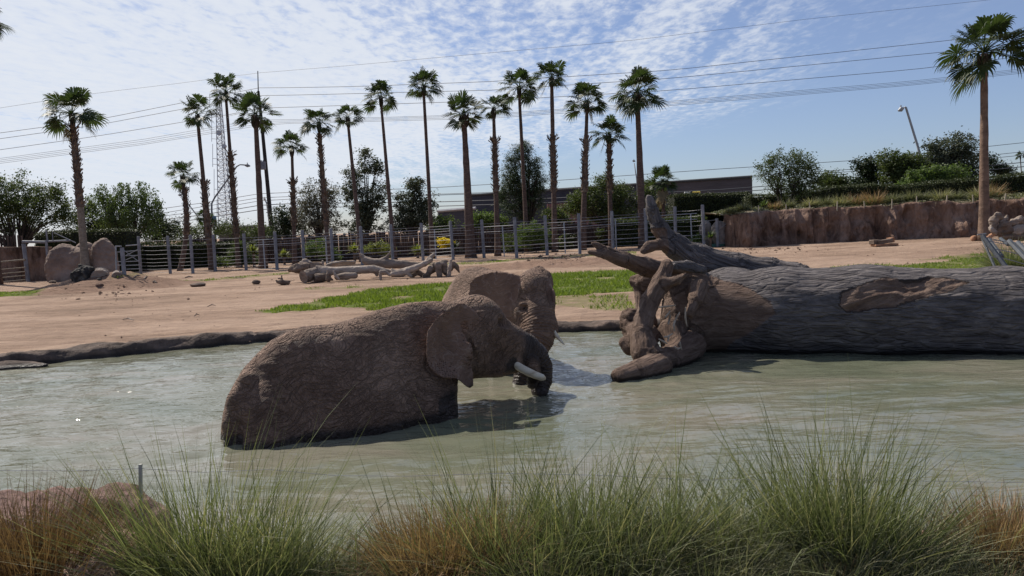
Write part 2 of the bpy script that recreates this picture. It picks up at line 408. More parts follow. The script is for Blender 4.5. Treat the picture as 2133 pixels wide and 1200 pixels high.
for pxs, dens_ in [([(535, 650), (640, 632), (760, 606), (920, 592), (1150, 571), (1240, 566), (1345, 562), (1345, 606), (1250, 612), (1100, 622), (950, 645), (840, 652), (760, 642), (700, 640), (620, 650)], 1.0),
                   ([(1100, 622), (1300, 612), (1340, 640), (1290, 648), (1160, 636)], .45),
                   ([(780, 665), (850, 635), (920, 640), (900, 665)], .35),
                   ([(1690, 572), (1830, 558), (1960, 547), (2040, 536), (2085, 540), (2133, 560), (2133, 585), (1690, 585)], .8),
                   ([(1730, 556), (1790, 551), (1860, 550), (1850, 556), (1760, 562)], .35), ([(1920, 541), (2000, 531), (2070, 528), (2060, 537), (1990, 543)], .5),
                   ([(-60, 606), (75, 607), (82, 611), (60, 617), (-60, 619)], .9), ([(640, 600), (760, 597), (765, 600), (650, 604)], .4),
                   ([(1010, 543), (1320, 524), (1330, 532), (1220, 534), (1100, 540), (1010, 550)], .45),
                   ([(240, 575), (600, 566), (600, 571), (240, 580)], .4), ([(860, 549), (1015, 545), (1010, 551), (860, 553)], .3)]:
    g = np.array([G(*q)[:2] for q in pxs]); LAWNS.append((g, dens_))
lw = np.zeros(len(xf))
for g, dn in LAWNS:
    jx = 0.35*fbm(pp*1.4, 3, 20); jy = 0.35*fbm(pp*1.4+40, 3, 21)
    lw = np.maximum(lw, inpoly(xf+jx, yf_+jy, g)*dn)
ni, nj = XX.shape; ii = np.arange(ni*nj).reshape(ni, nj)
Fq = np.stack([ii[:-1, :-1], ii[1:, :-1], ii[1:, 1:], ii[:-1, 1:]], -1).reshape(-1, 4)
def f_ground(t, b, pos):
    st = SCALEV(t, pos, (0.55, 1.5, 1))
    n1 = NOISE(t, st, 0.32, 6, 0.62, 0.4); n2 = NOISE(t, st, 2.6, 6, 0.68); n3 = NOISE(t, pos, 22.0, 3, 0.7)
    c = RAMP(t, n1, [(0.30, (.205, .143, .106)), (0.46, (.31, .217, .160)), (0.60, (.40, .288, .217)), (0.75, (.335, .24, .185))])
    c2 = RAMP(t, n2, [(0.30, (.50, .45, .42)), (0.44, (.86, .85, .84)), (0.66, (1.16, 1.14, 1.10))])
    c = MIX(t, 0.75, c, c2, 'MULTIPLY')
    c4 = RAMP(t, n3, [(0.28, (.62, .58, .55)), (0.42, (1, 1, 1)), (0.8, (1.08, 1.06, 1.04))]); c = MIX(t, 0.6, c, c4, 'MULTIPLY')
    c = MIX(t, M_(t, 'MULTIPLY', SS(t, M_(t, 'ADD', ATTR(t, 'soil'), M_(t, 'MULTIPLY', n2, .5)), .45, .75), .7), c, (.205, .128, .092, 1))
    g2 = RAMP(t, NOISE(t, pos, 5, 4), [(0.35, (.075, .105, .018)), (0.65, (.15, .19, .035))])
    lf = M_(t, 'MULTIPLY', ATTR(t, 'lawn'), SS(t, NOISE(t, pos, 1.6, 5, .7), 0.30, 0.5))
    c = MIX(t, lf, c, g2)
    sz = N(t, 'ShaderNodeSeparateXYZ'); t.links.new(pos, sz.inputs[0])
    wet = M_(t, 'SUBTRACT', 1.0, SS(t, sz.outputs[2], 0.02, 0.10)); c = MIX(t, M_(t, 'MULTIPLY', wet, .7), c, (.06, .045, .035, 1))
    t.links.new(c, b.inputs['Base Color'])
    vo = N(t, 'ShaderNodeTexVoronoi'); setin(t, vo, Scale=2.2, Vector=pos); pr = SS(t, vo.outputs[0], .05, .33)
    h = M_(t, 'ADD', M_(t, 'ADD', M_(t, 'MULTIPLY', n2, 1.2), M_(t, 'MULTIPLY', n3, 0.4)), M_(t, 'MULTIPLY', pr, .28)); BUMP(t, b, h, 0.14, 1.0)
m_ground = material('dirt', f_ground, rough=0.95, spec=0.1)
me = fast_mesh('ground', np.stack([xf, yf_, zz], -1), Fq, True, {'lawn': lw, 'soil': np.clip(md*1.2, 0, 1)*landm})
tag(mesh_obj('ground', me, m_ground), kind='structure')
# ------------------------------------------------------------------ water
wx = np.concatenate([grid_axis([(-60, -13, .3), (-13, 13, .06), (13, 60, .3)])]); wy = np.concatenate([grid_axis([(4.2, 11, .05), (11, 19.2, .08)])])
WX, WY = np.meshgrid(wx, wy, indexing='ij'); a, b_ = WX.ravel(), WY.ravel(); pw = nx3(a, b_)
wv = 0.020*fbm(pw*np.array([0.7, 1.7, 1])+fbm(pw*.5, 2, 3)[:, None]*.6, 3, 31, .55) + 0.020*fbm(np.stack([a*1.3+b_*.5, b_*2.9-a*.5, 0*a], -1), 2, 35, .5)
wv += 0.0055*ridge(np.stack([a*1.6-b_*.7, b_*4.0+a*.6, 0*a], -1), 2, 41)
calm = 0.75 + 0.25*np.clip((1.5-a)/3.0, 0, 1)
for (rx, ry, ra) in [(-3.3, 9.3, .010), (1.0, 11.7, .016), (-.7, 10.4, .010), (1.7, 12.0, .007)]:
    rr = np.hypot(a-rx, b_-ry); wv += ra*np.exp(-rr/0.9)*np.sin(rr*19)*np.clip(rr/.3, 0, 1)
ni, nj = WX.shape; ii = np.arange(ni*nj).reshape(ni, nj)
Fq = np.stack([ii[:-1, :-1], ii[1:, :-1], ii[1:, 1:], ii[:-1, 1:]], -1).reshape(-1, 4)
def f_water(t, b, pos):
    mud = NOISE(t, SCALEV(t, pos, (.30, .62, 1)), 1.0, 4, .6, .8)
    c = RAMP(t, mud, [(0.34, (.122, .132, .090)), (0.50, (.160, .160, .115)), (0.62, (.19, .176, .134)), (0.74, (.22, .192, .15))])
    t.links.new(c, b.inputs['Base Color'])
    v = SCALEV(t, pos, (1.0, 2.6, 1), (0, 0, 0.12))
    h = M_(t, 'ADD', NOISE(t, v, 2.3, 2, .5, .5), M_(t, 'MULTIPLY', NOISE(t, v, 11.0, 2, .5), .10))
    BUMP(t, b, h, 0.030, 1.0)
    b.inputs['IOR'].default_value = 1.5
m_water = material('murky_water', f_water, rough=0.03, spec=0.5)
me = fast_mesh('water', np.stack([a, b_, wv*calm*1.5], -1), Fq, True)
tag(mesh_obj('water', me, m_water), kind='structure')
# ------------------------------------------------------------------ concrete rock rim along the far water edge
def f_rim(t, b, pos):
    n1 = NOISE(t, pos, 1.6, 6, .65, .3); n2 = NOISE(t, pos, 14, 5, .7)
    c = RAMP(t, n1, [(0.3, (.055, .042, .036)), (0.5, (.105, .078, .064)), (0.7, (.20, .145, .115))])
    c = MIX(t, .6, c, RAMP(t, n2, [(0.3, (.55, .55, .55)), (0.6, (1.1, 1.1, 1.1))]), 'MULTIPLY')
    sz = N(t, 'ShaderNodeSeparateXYZ'); t.links.new(pos, sz.inputs[0])
    wet = M_(t, 'SUBTRACT', 1.0, SS(t, M_(t, 'ADD', sz.outputs[2], M_(t, 'MULTIPLY', n1, .06)), 0.08, 0.14))
    c = MIX(t, M_(t, 'MULTIPLY', wet, .75), c, (.018, .014, .012, 1)); t.links.new(c, b.inputs['Base Color'])
    t.links.new(M_(t, 'SUBTRACT', .9, M_(t, 'MULTIPLY', wet, .5)), b.inputs['Roughness'])
    BUMP(t, b, M_(t, 'ADD', n1, M_(t, 'MULTIPLY', n2, .5)), .08, 1.0)
m_rim = material('wet_rim_rock', f_rim, rough=.9)
xs = np.arange(-30, 24, .07); prof = np.linspace(0, 1, 15); V = []
for i, x in enumerate(xs):
    lump = 0.5+0.5*float(vnoise([[x*.55, 3, 1]], 4)[0]); topz = 0.17 + .16*lump*(1 if x < 0 else .35); back = .35 + .25*lump
    f0 = yfar(x) - .34 - .18*lump
    for q in prof:
        ang = q*math.pi; yy = f0 + (1-math.cos(ang))/2*(back+.2); z = -.25 + (topz+.25)*math.sin(min(ang*1.15, math.pi/2))**.7
        if q > .5: z = topz - (topz-0.10)*((q-.5)/.5)**2.0
        V.append((x, yy, z))
V = np.array(V); nn = fbm(V*np.array([1.3, 2, 3]), 4, 51); n2_ = ridge(V*np.array([3, 4, 6]), 3, 55)
V[:, 1] -= .16*nn + .05*n2_; V[:, 2] += .07*nn + .045*n2_
# cracks between cast sections
V[:, 2] -= .07*np.exp(-((V[:, 0]+6.1)/.06)**2) + .08*np.exp(-((V[:, 0]+3.6)/.09)**2)
ni, nj = len(xs), len(prof); ii = np.arange(ni*nj).reshape(ni, nj)
Fq = np.stack([ii[:-1, :-1], ii[1:, :-1], ii[1:, 1:], ii[:-1, 1:]], -1).reshape(-1, 4)
tag(mesh_obj('pond_bank', fast_mesh('pond_bank', V, Fq, True), m_rim), kind='structure')
def rock(name, c, r, mat, label, cat='rock', group=None, seed=0, flat=.55, n=26, rough=.16, parent=None, rz=0):
    """a lumpy boulder: subdivided sphere pushed about by noise and cut by a few planes"""
    u = np.linspace(0, math.pi, n); v = np.linspace(0, 2*math.pi, 2*n, endpoint=False)
    U_, V_ = np.meshgrid(u, v, indexing='ij'); D = np.stack([np.sin(U_)*np.cos(V_), np.sin(U_)*np.sin(V_), np.cos(U_)], -1).reshape(-1, 3)
    rr = 1 + rough*fbm(D*1.4+seed*7.7, 4, seed) + rough*.35*ridge(D*3+seed, 3, seed+3)
    rs = np.random.default_rng(seed+100)
    for _ in range(6):
        pn = rs.normal(size=3); pn /= np.linalg.norm(pn); dd = D@pn; lim = rs.uniform(.72, .95)
        rr = np.where((dd > 0) & (rr*dd > lim), lim/np.maximum(dd, 1e-3)*.5+rr*.5, rr)
    Vv = D*rr[:, None]*np.array(r); ca, sa = math.cos(rz), math.sin(rz)
    Vv = np.stack([Vv[:, 0]*ca-Vv[:, 1]*sa, Vv[:, 0]*sa+Vv[:, 1]*ca, Vv[:, 2]], -1) + np.array(c)
    m2 = 2*n; ii = np.arange(n*m2).reshape(n, m2); jj = np.roll(ii, -1, 1)
    Fq = np.stack([ii[:-1], ii[1:], jj[1:], jj[:-1]], -1).reshape(-1, 4)
    o = mesh_obj(name, fast_mesh(name, Vv, Fq, True), mat, parent, loc=np.array(c)-np.array([0, 0, r[2]*.8]))
    if parent is None: tag(o, label, cat, group)
    return o
for (px, py, d, r, sd_, lab) in [(10, 752, 15.7, (.85, .25, .14), 3, 'low dark wet rock ledge at the far left water edge'),
                            (215, 722, 17.0, (.95, .32, .24), 5, 'long dark rounded rock of the pond rim, left of its crack'),
                            (365, 720, 17.6, (.42, .3, .25), 6, 'dark rounded rock bulging from the rim where water sparkles')]:
    rock('shore_rock', P(px, py+14, d), r, m_rim, lab, seed=sd_, rough=.2)
# ================================================================== ELEPHANTS
def f_skin(t, b, pos):
    n1 = NOISE(t, pos, 1.5, 5, .6); 
    wob = NOISE(t, pos, 0.9, 3, .5, out=1)
    mixv = N(t, 'ShaderNodeVectorMath', op='MULTIPLY_ADD'); setin(t, mixv, i0=wob, i1=(.75, .75, .75), i2=pos)
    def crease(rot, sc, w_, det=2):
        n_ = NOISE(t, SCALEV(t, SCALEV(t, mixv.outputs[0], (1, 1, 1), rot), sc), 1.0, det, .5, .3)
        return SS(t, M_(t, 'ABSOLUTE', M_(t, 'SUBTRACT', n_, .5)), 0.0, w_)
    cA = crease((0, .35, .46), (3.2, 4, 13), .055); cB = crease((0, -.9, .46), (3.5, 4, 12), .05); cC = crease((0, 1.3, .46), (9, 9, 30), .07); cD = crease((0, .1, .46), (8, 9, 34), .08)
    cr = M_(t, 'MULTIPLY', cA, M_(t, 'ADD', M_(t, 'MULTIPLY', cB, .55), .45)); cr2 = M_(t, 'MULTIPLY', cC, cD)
    fold = NOISE(t, SCALEV(t, mixv.outputs[0], (2.0, 2.0, 6)), 2.0, 4, .6)
    c = RAMP(t, n1, [(0.30, (.14, .086, .060)), (0.5, (.205, .131, .094)), (0.68, (.275, .183, .134))])
    c = MIX(t, .5, c, RAMP(t, NOISE(t, pos, 9, 5, .7), [(0.3, (.7, .68, .66)), (0.6, (1.08, 1.08, 1.08))]), 'MULTIPLY')
    ear = ATTR(t, 'ear')
    shadec = M_(t, 'MULTIPLY', M_(t, 'SUBTRACT', 1.0, cr), M_(t, 'SUBTRACT', .24, M_(t, 'MULTIPLY', ear, .20))); c = MIX(t, shadec, c, (.045, .030, .024, 1))  # occlusion shade painted into the skin creases as a darker colour
    vein = crease((0, .2, .46), (3.0, 3, 3.4), .02, 3); c = MIX(t, M_(t, 'MULTIPLY', ear, .55), c, (.165, .100, .076, 1)); c = MIX(t, M_(t, 'MULTIPLY', M_(t, 'MULTIPLY', ear, M_(t, 'SUBTRACT', 1.0, vein)), .35), c, (.33, .25, .21, 1))
    wet = ATTR(t, 'wet'); c = MIX(t, M_(t, 'MULTIPLY', wet, .80), c, (.018, .016, .016, 1)); t.links.new(c, b.inputs['Base Color'])
    t.links.new(M_(t, 'SUBTRACT', .8, M_(t, 'MULTIPLY', wet, .38)), b.inputs['Roughness'])
    h = M_(t, 'ADD', M_(t, 'ADD', M_(t, 'MULTIPLY', cr, 1.1), M_(t, 'MULTIPLY', cr2, .5)), M_(t, 'MULTIPLY', fold, .8))
    soft = M_(t, 'SUBTRACT', 1.0, M_(t, 'MULTIPLY', ear, .72))
    trk = ATTR(t, 'trunkc')
    rings = M_(t, 'SINE', M_(t, 'ADD', M_(t, 'MULTIPLY', trk, 120.0), M_(t, 'MULTIPLY', n1, 6.0)))
    tf = SS(t, trk, .001, .03)
    h = M_(t, 'ADD', M_(t, 'MULTIPLY', M_(t, 'MULTIPLY', h, soft), M_(t, 'SUBTRACT', 1.0, M_(t, 'MULTIPLY', tf, .6))), M_(t, 'MULTIPLY', M_(t, 'MULTIPLY', rings, tf), .42))
    BUMP(t, b, h, .024, 1.0)
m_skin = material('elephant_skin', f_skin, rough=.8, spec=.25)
m_tusk = noisy('ivory', [(0.3, (.36, .27, .18)), (0.5, (.56, .48, .36)), (.8, (.66, .60, .48))], sc=5, bump=.004, bsc=30, stretch=(1, 1, 4), rough=.4, spec=.45)
m_eye = material('dark_eye', lambda t, b, p: b.inputs['Base Color'].__setattr__('default_value', (.012, .008, .006, 1)), rough=.12, spec=.6)
def plane_uv(O, U, V):
    Nn = np.cross(U, V); Nn /= np.linalg.norm(Nn)
    def uv(px, py):
        d = DIR(px, py); t = ((O-CAMP)@Nn)/(d@Nn); q = CAMP+t*d-O; return (q@U, q@V)
    return Nn, uv
def lifted(O, U, V, Nn, curve, pxs):
    out = []
    for (x, y) in pxs:
        h = 0.0
        for _ in range(4):
            d = DIR(x, y); O2_ = O+Nn*h; t = ((O2_-CAMP)@Nn)/(d@Nn); q = CAMP+t*d-O; u, v = q@U, q@V; h = float(curve(np.array([u]), np.array([v]), np.array([.1]))[0])
        out.append((u, v))
    return out
def unit(v): v = np.array(v, float); return v/np.linalg.norm(v)
def seg_dist(p, pts):
    best = np.full(len(p), 1e9); tt = np.zeros(len(p)); acc = 0.0
    for i in range(len(pts)-1):
        a = np.array(pts[i]); b = np.array(pts[i+1]); ab = b-a; L = np.linalg.norm(ab)
        t = np.clip(((p-a)@ab)/(L*L), 0, 1); d = np.linalg.norm(p-a-t[:, None]*ab, axis=1)
        m = d < best; best = np.where(m, d, best); tt = np.where(m, acc+t*L, tt); acc += L
    return best, tt, acc
def elephant_mesh(name, sd, wetline, trunk, wet_from, ears, loc, label, wetpatch=()):
    V, Q, n = sd.build(3)
    # skin folds pushed into the surface itself
    ea = np.zeros(len(V))
    for (O, U, Vv, Nn, poly, cv) in ears:
        q = V-O; u = q@U; v = q@Vv; wv_ = np.abs(q@Nn-cv(u, v, np.full(len(V), .12))); ea = np.maximum(ea, inpoly(u, v, np.array(poly))*(wv_ < .10))
    d, tt, L = seg_dist(V, trunk); ton = np.clip((0.40-d)/.1, 0, 1)*(1-ea)
    tt = tt*ton
    A = np.stack([V@unit((.9, .44, 0)), V@unit((-.44, .9, 0)), V[:, 2]], -1)
    wr = ridge(A*np.array([3.0, 4, 8])+.6*fbm(V*2, 2, 3)[:, None], 3, 61)
    V = V + n*(0.009*wr*(1-ea*.8) + .010*fbm(V*2.2, 2, 66))[:, None]
    V = V + n*(.007*np.sin(tt*150+fbm(V*5, 2, 5)*2)*np.clip(tt/.1, 0, 1)*ton)[:, None]
    wz = V[:, 2] + .06*fbm(V*3, 3, 71)
    wet = np.clip((wetline(V)-wz)/.05, 0, 1)
    wet = np.maximum(wet, np.clip((tt-wet_from+.12*fbm(V*6, 3, 77))/.10, 0, 1)*ton)
    for (c, r) in wetpatch: wet = np.maximum(wet, np.clip((r-np.linalg.norm(V-c, axis=1)+.06*fbm(V*8, 2, 78))/.03, 0, 1))
    root = empty(name, loc, label, 'elephant', 'elephants bathing in the pond')
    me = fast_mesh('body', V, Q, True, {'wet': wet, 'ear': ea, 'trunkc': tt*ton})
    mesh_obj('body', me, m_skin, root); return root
AX = math.radians(26)
# --- near elephant, side on, rump to the left
s1 = SDF((-4.0, 7.8, -1.1), (1.1, 12.6, 1.85), .024)
AXV = unit((-1.03+3.47, 10.50-9.31, 0)); A1 = np.array([-3.47, 9.31, 0]); NV = np.array([-AXV[1], AXV[0], 0])
def on_axis(px, py):
    d = DIR(px, py); t = ((A1-CAMP)@NV)/(d@NV); q = CAMP+t*d; return float((q-A1)@AXV), float(q[2])
prof1 = [on_axis(*p) for p in [(458, 930), (464, 885), (474, 838), (490, 797), (511, 765), (536, 737), (564, 711), (596, 691), (630, 680), (665, 677), (700, 675), (735, 665), (770, 652), (810, 640), (850, 632), (890, 628), (930, 628), (962, 634), (990, 650)]]
S0 = prof1[0][0]; st1 = []
for k_, (q_s, q_z) in enumerate(prof1):
    px_ = [930, 962, 990][k_-16] if k_ >= 16 else 0
    u_ = q_s-S0; w_ = np.interp(u_, [0, .08, .22, .45, .85, 1.5, 2.0, 2.5, 2.9, 3.2, 3.6], [.14, .28, .41, .54, .68, .82, .83, .70, .56, .44, .36]); st1.append((q_s, q_z, (-.85 if k_ < 16 else on_axis(px_, 776)[1]), w_))
st1.insert(0, (S0-.06, prof1[0][1]-.2, -.8, .05))
s1.loft(A1, AXV, st1, .2, .62)
s1.chain([P(550, 870, 9.45), P(560, 960, 9.2), P(570, 1060, 9.2)], [.40, .34, .30], .2)       # hind leg
s1.chain([P(900, 810, 10.25), P(908, 860, 10.05), P(905, 960, 10.0)], [.30, .245, .24], .14)       # near front leg
s1.chain([P(870, 800, 10.9), P(885, 900, 10.9)], [.32, .24], .12)
s1.chain([P(925, 730, 10.75), P(970, 712, 10.88)], [.40, .40], .2)                                   # neck
s1.ell(P(982, 700, 10.85), (.42, .38, .56), AX, .14)
s1.ell(P(1000, 668, 10.9), (.30, .34, .34), AX, .12)
s1.chain([P(1002, 690, 10.9), P(1048, 716, 11.08), P(1075, 726, 11.2)], [.37, .29, .235], .12)       # brow to trunk base
s1.chain([P(990, 745, 10.85), P(1030, 752, 10.95), P(1070, 758, 11.02)], [.26, .22, .135], .10)       # cheek and tusk sheath
s1.chain([P(985, 762, 10.9), P(1010, 768, 10.95)], [.13, .07], .08)
TR1 = [P(1060, 712, 11.15), P(1092, 727, 11.3), P(1113, 742, 11.38), P(1126, 765, 11.42), P(1128, 790, 11.4), P(1124, 815, 11.3)]
s1.chain(TR1, [.25, .215, .19, .165, .15, .12], .05)
s1.chain([P(1092, 742, 11.12), P(1108, 757, 11.1), P(1112, 778, 11.12), P(1108, 800, 11.15)], [.10, .11, .10, .07], .025)   # curl of the trunk tip
s1.chain([P(512, 790, 9.32), P(490, 835, 9.22), P(478, 880, 9.15), P(474, 950, 9.05)], [.07, .065, .055, .045], .12)            # tail
s1.cap(P(500, 885, s1.hit(500, 885)-.02), P(496, 950, s1.hit(496, 930)-.02), .035, .05, .10, cut=True)
s1.ell(P(1050, 690, 10.72), (.07, .05, .05), AX, .05)                          # brow ridge over the eye
s1.ell(P(1042, 672, 10.72), (.10, .06, .06), AX, .07, cut=True)                # temple hollow
O1 = P(982, 690, s1.hit(982, 690)-.03); U1 = unit(P(888, 700, min(s1.hit(888, 700), s1.hit(905, 760)+.05)-.12)-O1); V1 = np.array([0, 0, 1.0]); V1 = unit(V1-(V1@U1)*U1)
0 and print('EAR', s1.hit(982, 690), s1.hit(888, 700), s1.hit(905, 760), s1.hit(930, 780), s1.hit(935, 650), s1.hit(920, 700), s1.hit(950, 720))
N1, uv1 = plane_uv(O1, U1, V1)
if N1[1] > 0: N1 = -N1      # points at the camera
EP1 = [(985, 640), (960, 627), (932, 640), (904, 662), (888, 684), (883, 711), (884, 739), (890, 764), (905, 782), (924, 790), (947, 791), (957, 799), (968, 808), (981, 813), (987, 804), (987, 777), (985, 750), (984, 722), (977, 700), (985, 680), (1000, 660)]
ear1 = [uv1(*q) for q in EP1]
DR1 = s1.drape(O1, U1, V1, N1, ear1, .07)
s1.ell(P(1048, 695, s1.hit(1048, 695)-.01), (.06, .03, .045), AX, .03, cut=True)
EY1 = s1.hit(1048, 695)
def crv1(u, v, ins): return DR1(u, v) + .085*np.clip(.22-ins, 0, 1)/.22*np.clip(u/.35, 0, 1)*np.clip(.75-v, 0, 1) + .016*np.sin(v*17+u*5)*np.clip(1-ins*9, 0, 1) + .016*np.sin(u*12+v*6) + .012*np.sin(u*23-v*3)*np.clip(u/.2, 0, 1)
ear1 = lifted(O1, U1, V1, N1, crv1, EP1)
s1.sheet(O1, U1, V1, N1, ear1, .020, crv1, .05)
s1.cap(P(966, 676, s1.hit(966, 676)), P(976, 706, s1.hit(976, 706)), .018, .03, .05, cut=True); s1.cap(P(976, 706, s1.hit(978, 706)), P(989, 752, s1.hit(989, 752)), .03, .035, .05, cut=True)
loc1 = P(760, 900, 9.9); loc1[2] = -1.0
e1 = elephant_mesh('elephant', s1, lambda V: np.where(V[:, 0] < -1.0, .13, .13+.24*np.clip((V[:, 0]+1.5)/.6, 0, 1)), TR1, .02, [(O1, U1, V1, N1, ear1, crv1)], loc1,
                   'nearer elephant, side on, reddish brown, trunk curled in behind its thick white tusk', wetpatch=[(P(1066, 762, 10.85), .13)])
def tusk(parent, pts, rad):
    b = MB(); k = 14; pts = np.array(pts); 
    q = [tuple((1-t)**2*pts[0]+2*t*(1-t)*pts[1]+t*t*pts[2]) for t in np.linspace(0, 1, k)]
    r = list(np.interp(np.linspace(0, 1, k), [0, .5, .93, 1], [rad[0], rad[1], rad[2], rad[2]*.45])); b.tube(q, r, 16)
    b.obj('tusk', m_tusk, parent, smooth=True)
def ball(name, c, r, mat, parent, k=12):
    b = MB(); q = [tuple(np.array(c)+np.array([0, 0, r*math.cos(a)])) for a in np.linspace(0.15, math.pi-.15, k)]
    b.tube(q, [r*math.sin(a) for a in np.linspace(0.15, math.pi-.15, k)], 14); b.obj(name, mat, parent, smooth=True)
tusk(e1, [P(1072, 758, 10.92), P(1095, 775, 10.86), P(1136, 789, 10.95)], [.056, .058, .050])
tusk(e1, [P(1090, 764, 11.5), P(1108, 778, 11.75), P(1120, 790, 11.8)], [.055, .05, .03])
ball('eye', P(1048, 695, EY1+.006), .026, m_eye, e1)
# --- far elephant, head turned towards the camera
s2 = SDF((-2.2, 11.4, -1.1), (1.5, 16.6, 2.0), .026)
s2.ell(P(1006, 668, 14.4), (.78, 1.25, .93), .35, .25)
s2.chain([P(978, 600, 14.9), P(990, 596, 14.2), P(1040, 600, 13.6)], [.28, .30, .30], .2)
s2.chain([P(1035, 660, 13.9), P(1090, 650, 13.1)], [.62, .42], .2)
s2.ell(P(1112, 628, 12.85), (.335, .40, .48), -.2, .12)
s2.ell(P(1110, 598, 12.85), (.285, .34, .27), -.2, .1)
TR2 = [P(1118, 655, 12.6), P(1124, 680, 12.5), P(1124, 703, 12.42), P(1112, 732, 12.35), P(1094, 765, 12.2), P(1084, 800, 12.1)]
s2.chain(TR2, [.29, .255, .225, .18, .15, .13], .08)
s2.chain([P(1087, 650, 12.65), P(1086, 680, 12.6)], [.16, .12], .12)
s2.chain([P(1100, 690, 12.45), P(1092, 705, 12.4)], [.12, .09], .08)
s2.chain([P(1140, 672, 12.55), P(1152, 690, 12.5)], [.13, .075], .08)
s2.chain([P(1050, 720, 13.2), P(1050, 800, 13.1)], [.34, .26], .12)
s2.ell(P(1091, 632, 12.49), (.075, .06, .03), 0, .04)
s2.ell(P(1093, 643, 12.44), (.06, .05, .035), 0, .05, cut=True)
s2.ell(P(1148, 640, 12.52), (.05, .07, .035), 0, .05)
O2 = P(1078, 610, 12.78); U2 = unit(P(985, 605, 12.98)-O2); V2 = np.array([0, 0, 1.0]); V2 = unit(V2-(V2@U2)*U2); N2, uv2 = plane_uv(O2, U2, V2)
if N2[1] > 0: N2 = -N2
EP2 = [(1092, 582), (1080, 571), (1061, 566), (1034, 562), (1009, 567), (988, 576), (977, 590), (973, 612), (979, 636), (992, 657), (1012, 675), (1040, 692), (1062, 702), (1076, 694), (1080, 672), (1088, 640), (1090, 605)]
ear2 = [uv2(*q) for q in EP2]
EY2 = s2.hit(1092, 641)
def crv2(u, v, ins): return .10*np.cos(u*3.4) + .05*np.clip(.12-ins, 0, 1) + .022*np.sin(v*13+u*6)*np.clip(1-ins*8, 0, 1) - .05*np.clip(v-.12, 0, 1) + .015*np.sin(u*9)
ear2 = lifted(O2, U2, V2, N2, crv2, EP2)
s2.sheet(O2, U2, V2, N2, ear2, .022, crv2, .05)
O3 = P(1140, 620, 12.95); U3 = unit(P(1158, 625, 12.62)-P(1138, 620, 13.15)); V3 = np.array([0, 0, 1.0]); V3 = unit(V3-(V3@U3)*U3); N3, uv3 = plane_uv(O3, U3, V3)
if N3[1] > 0: N3 = -N3
ear3 = [uv3(*q) for q in [(1122, 562), (1130, 558), (1139, 568), (1149, 587), (1157, 610), (1158, 634), (1153, 655), (1143, 650), (1135, 620), (1128, 590)]]
s2.sheet(O3, U3, V3, N3, ear3, .022, lambda u, v, ins: .03*np.cos(u*3), .05)
s2.chain([P(1108, 572, 12.9), P(1122, 563, 12.95), P(1138, 574, 12.9), P(1147, 590, 12.85)], [.06, .05, .05, .05], .10)
loc2 = P(1010, 680, 14.2); loc2[2] = -1.0
e2 = elephant_mesh('elephant', s2, lambda V: np.full(len(V), .12), TR2, .85, [(O2, U2, V2, N2, ear2, crv2), (O3, U3, V3, N3, ear3, lambda u, v, i: .03*np.cos(u*3))], loc2,
                   'farther elephant, head facing the camera, ears spread, standing behind the other')
tusk(e2, [P(1150, 684, 12.42), P(1160, 703, 12.3), P(1176, 718, 12.2)], [.036, .03, .014])
ball('eye', P(1092, 641, EY2+.004), .026, m_eye, e2)
# ================================================================== GIANT FALLEN TREE
def f_bark(t, b, pos):
    g = ATTR(t, 'grain', 1)
    wob = N(t, 'ShaderNodeVectorMath', op='MULTIPLY_ADD'); setin(t, wob, i0=NOISE(t, pos, 1.1, 3, .5, out=1), i1=(.35, .35, .35), i2=g)
    n1 = NOISE(t, wob.outputs[0], 2.2, 7, .66, .4); n2 = NOISE(t, wob.outputs[0], 9, 4, .7)
    vo = N(t, 'ShaderNodeTexVoronoi', feature='DISTANCE_TO_EDGE'); setin(t, vo, Scale=2.7, Vector=wob.outputs[0])
    pk = ATTR(t, 'peel')
    crk = SS(t, vo.outputs[0], 0.0, .17)
    c = RAMP(t, n1, [(0.28, (.045, .040, .040)), (0.46, (.11, .098, .098)), (0.62, (.185, .165, .160)), (0.8, (.25, .225, .215))])
    cp = RAMP(t, n1, [(0.3, (.085, .055, .043)), (0.5, (.16, .110, .085)), (0.75, (.26, .19, .15))])
    c = MIX(t, pk, c, cp); c = MIX(t, .5, c, RAMP(t, n2, [(0.3, (.6, .6, .6)), (0.6, (1.1, 1.1, 1.1))]), 'MULTIPLY')
    sz = N(t, 'ShaderNodeSeparateXYZ'); t.links.new(pos, sz.inputs[0])
    wet = M_(t, 'SUBTRACT', 1.0, SS(t, M_(t, 'ADD', sz.outputs[2], M_(t, 'MULTIPLY', n1, .10)), 0.09, 0.15))
    c = MIX(t, M_(t, 'MULTIPLY', wet, .8), c, (.015, .012, .010, 1)); t.links.new(c, b.inputs['Base Color'])
    h = M_(t, 'ADD', M_(t, 'MULTIPLY', n1, 1.5), M_(t, 'ADD', M_(t, 'MULTIPLY', crk, M_(t, 'SUBTRACT', .50, M_(t, 'MULTIPLY', pk, .42))), M_(t, 'MULTIPLY', n2, .3)))
    BUMP(t, b, h, .06, 1.0)
m_bark = material('weathered_bark', f_bark, rough=.9, spec=.15)
s3 = SDF((.7, 10.8, -.7), (9.6, 17.0, 3.2), .03)
s3.chain([P(1490, 655, 14.4), P(1620, 652, 14.1), P(1800, 655, 13.75), P(2100, 662, 13.3), P(2500, 672, 12.7)], [.74, .80, .82, .84, .88], .2)
s3.ell(P(1435, 650, 14.2), (.42, .60, .76), -.15, .25)
s3.ell(P(1415, 672, 14.15), (.34, .42, .58), -.15, .2)
s3.ell(P(1405, 745, 13.7), (.28, .36, .24), -.15, .15)
s3.ell(P(1520, 600, 14.7), (.55, .45, .40), -.1, .2)
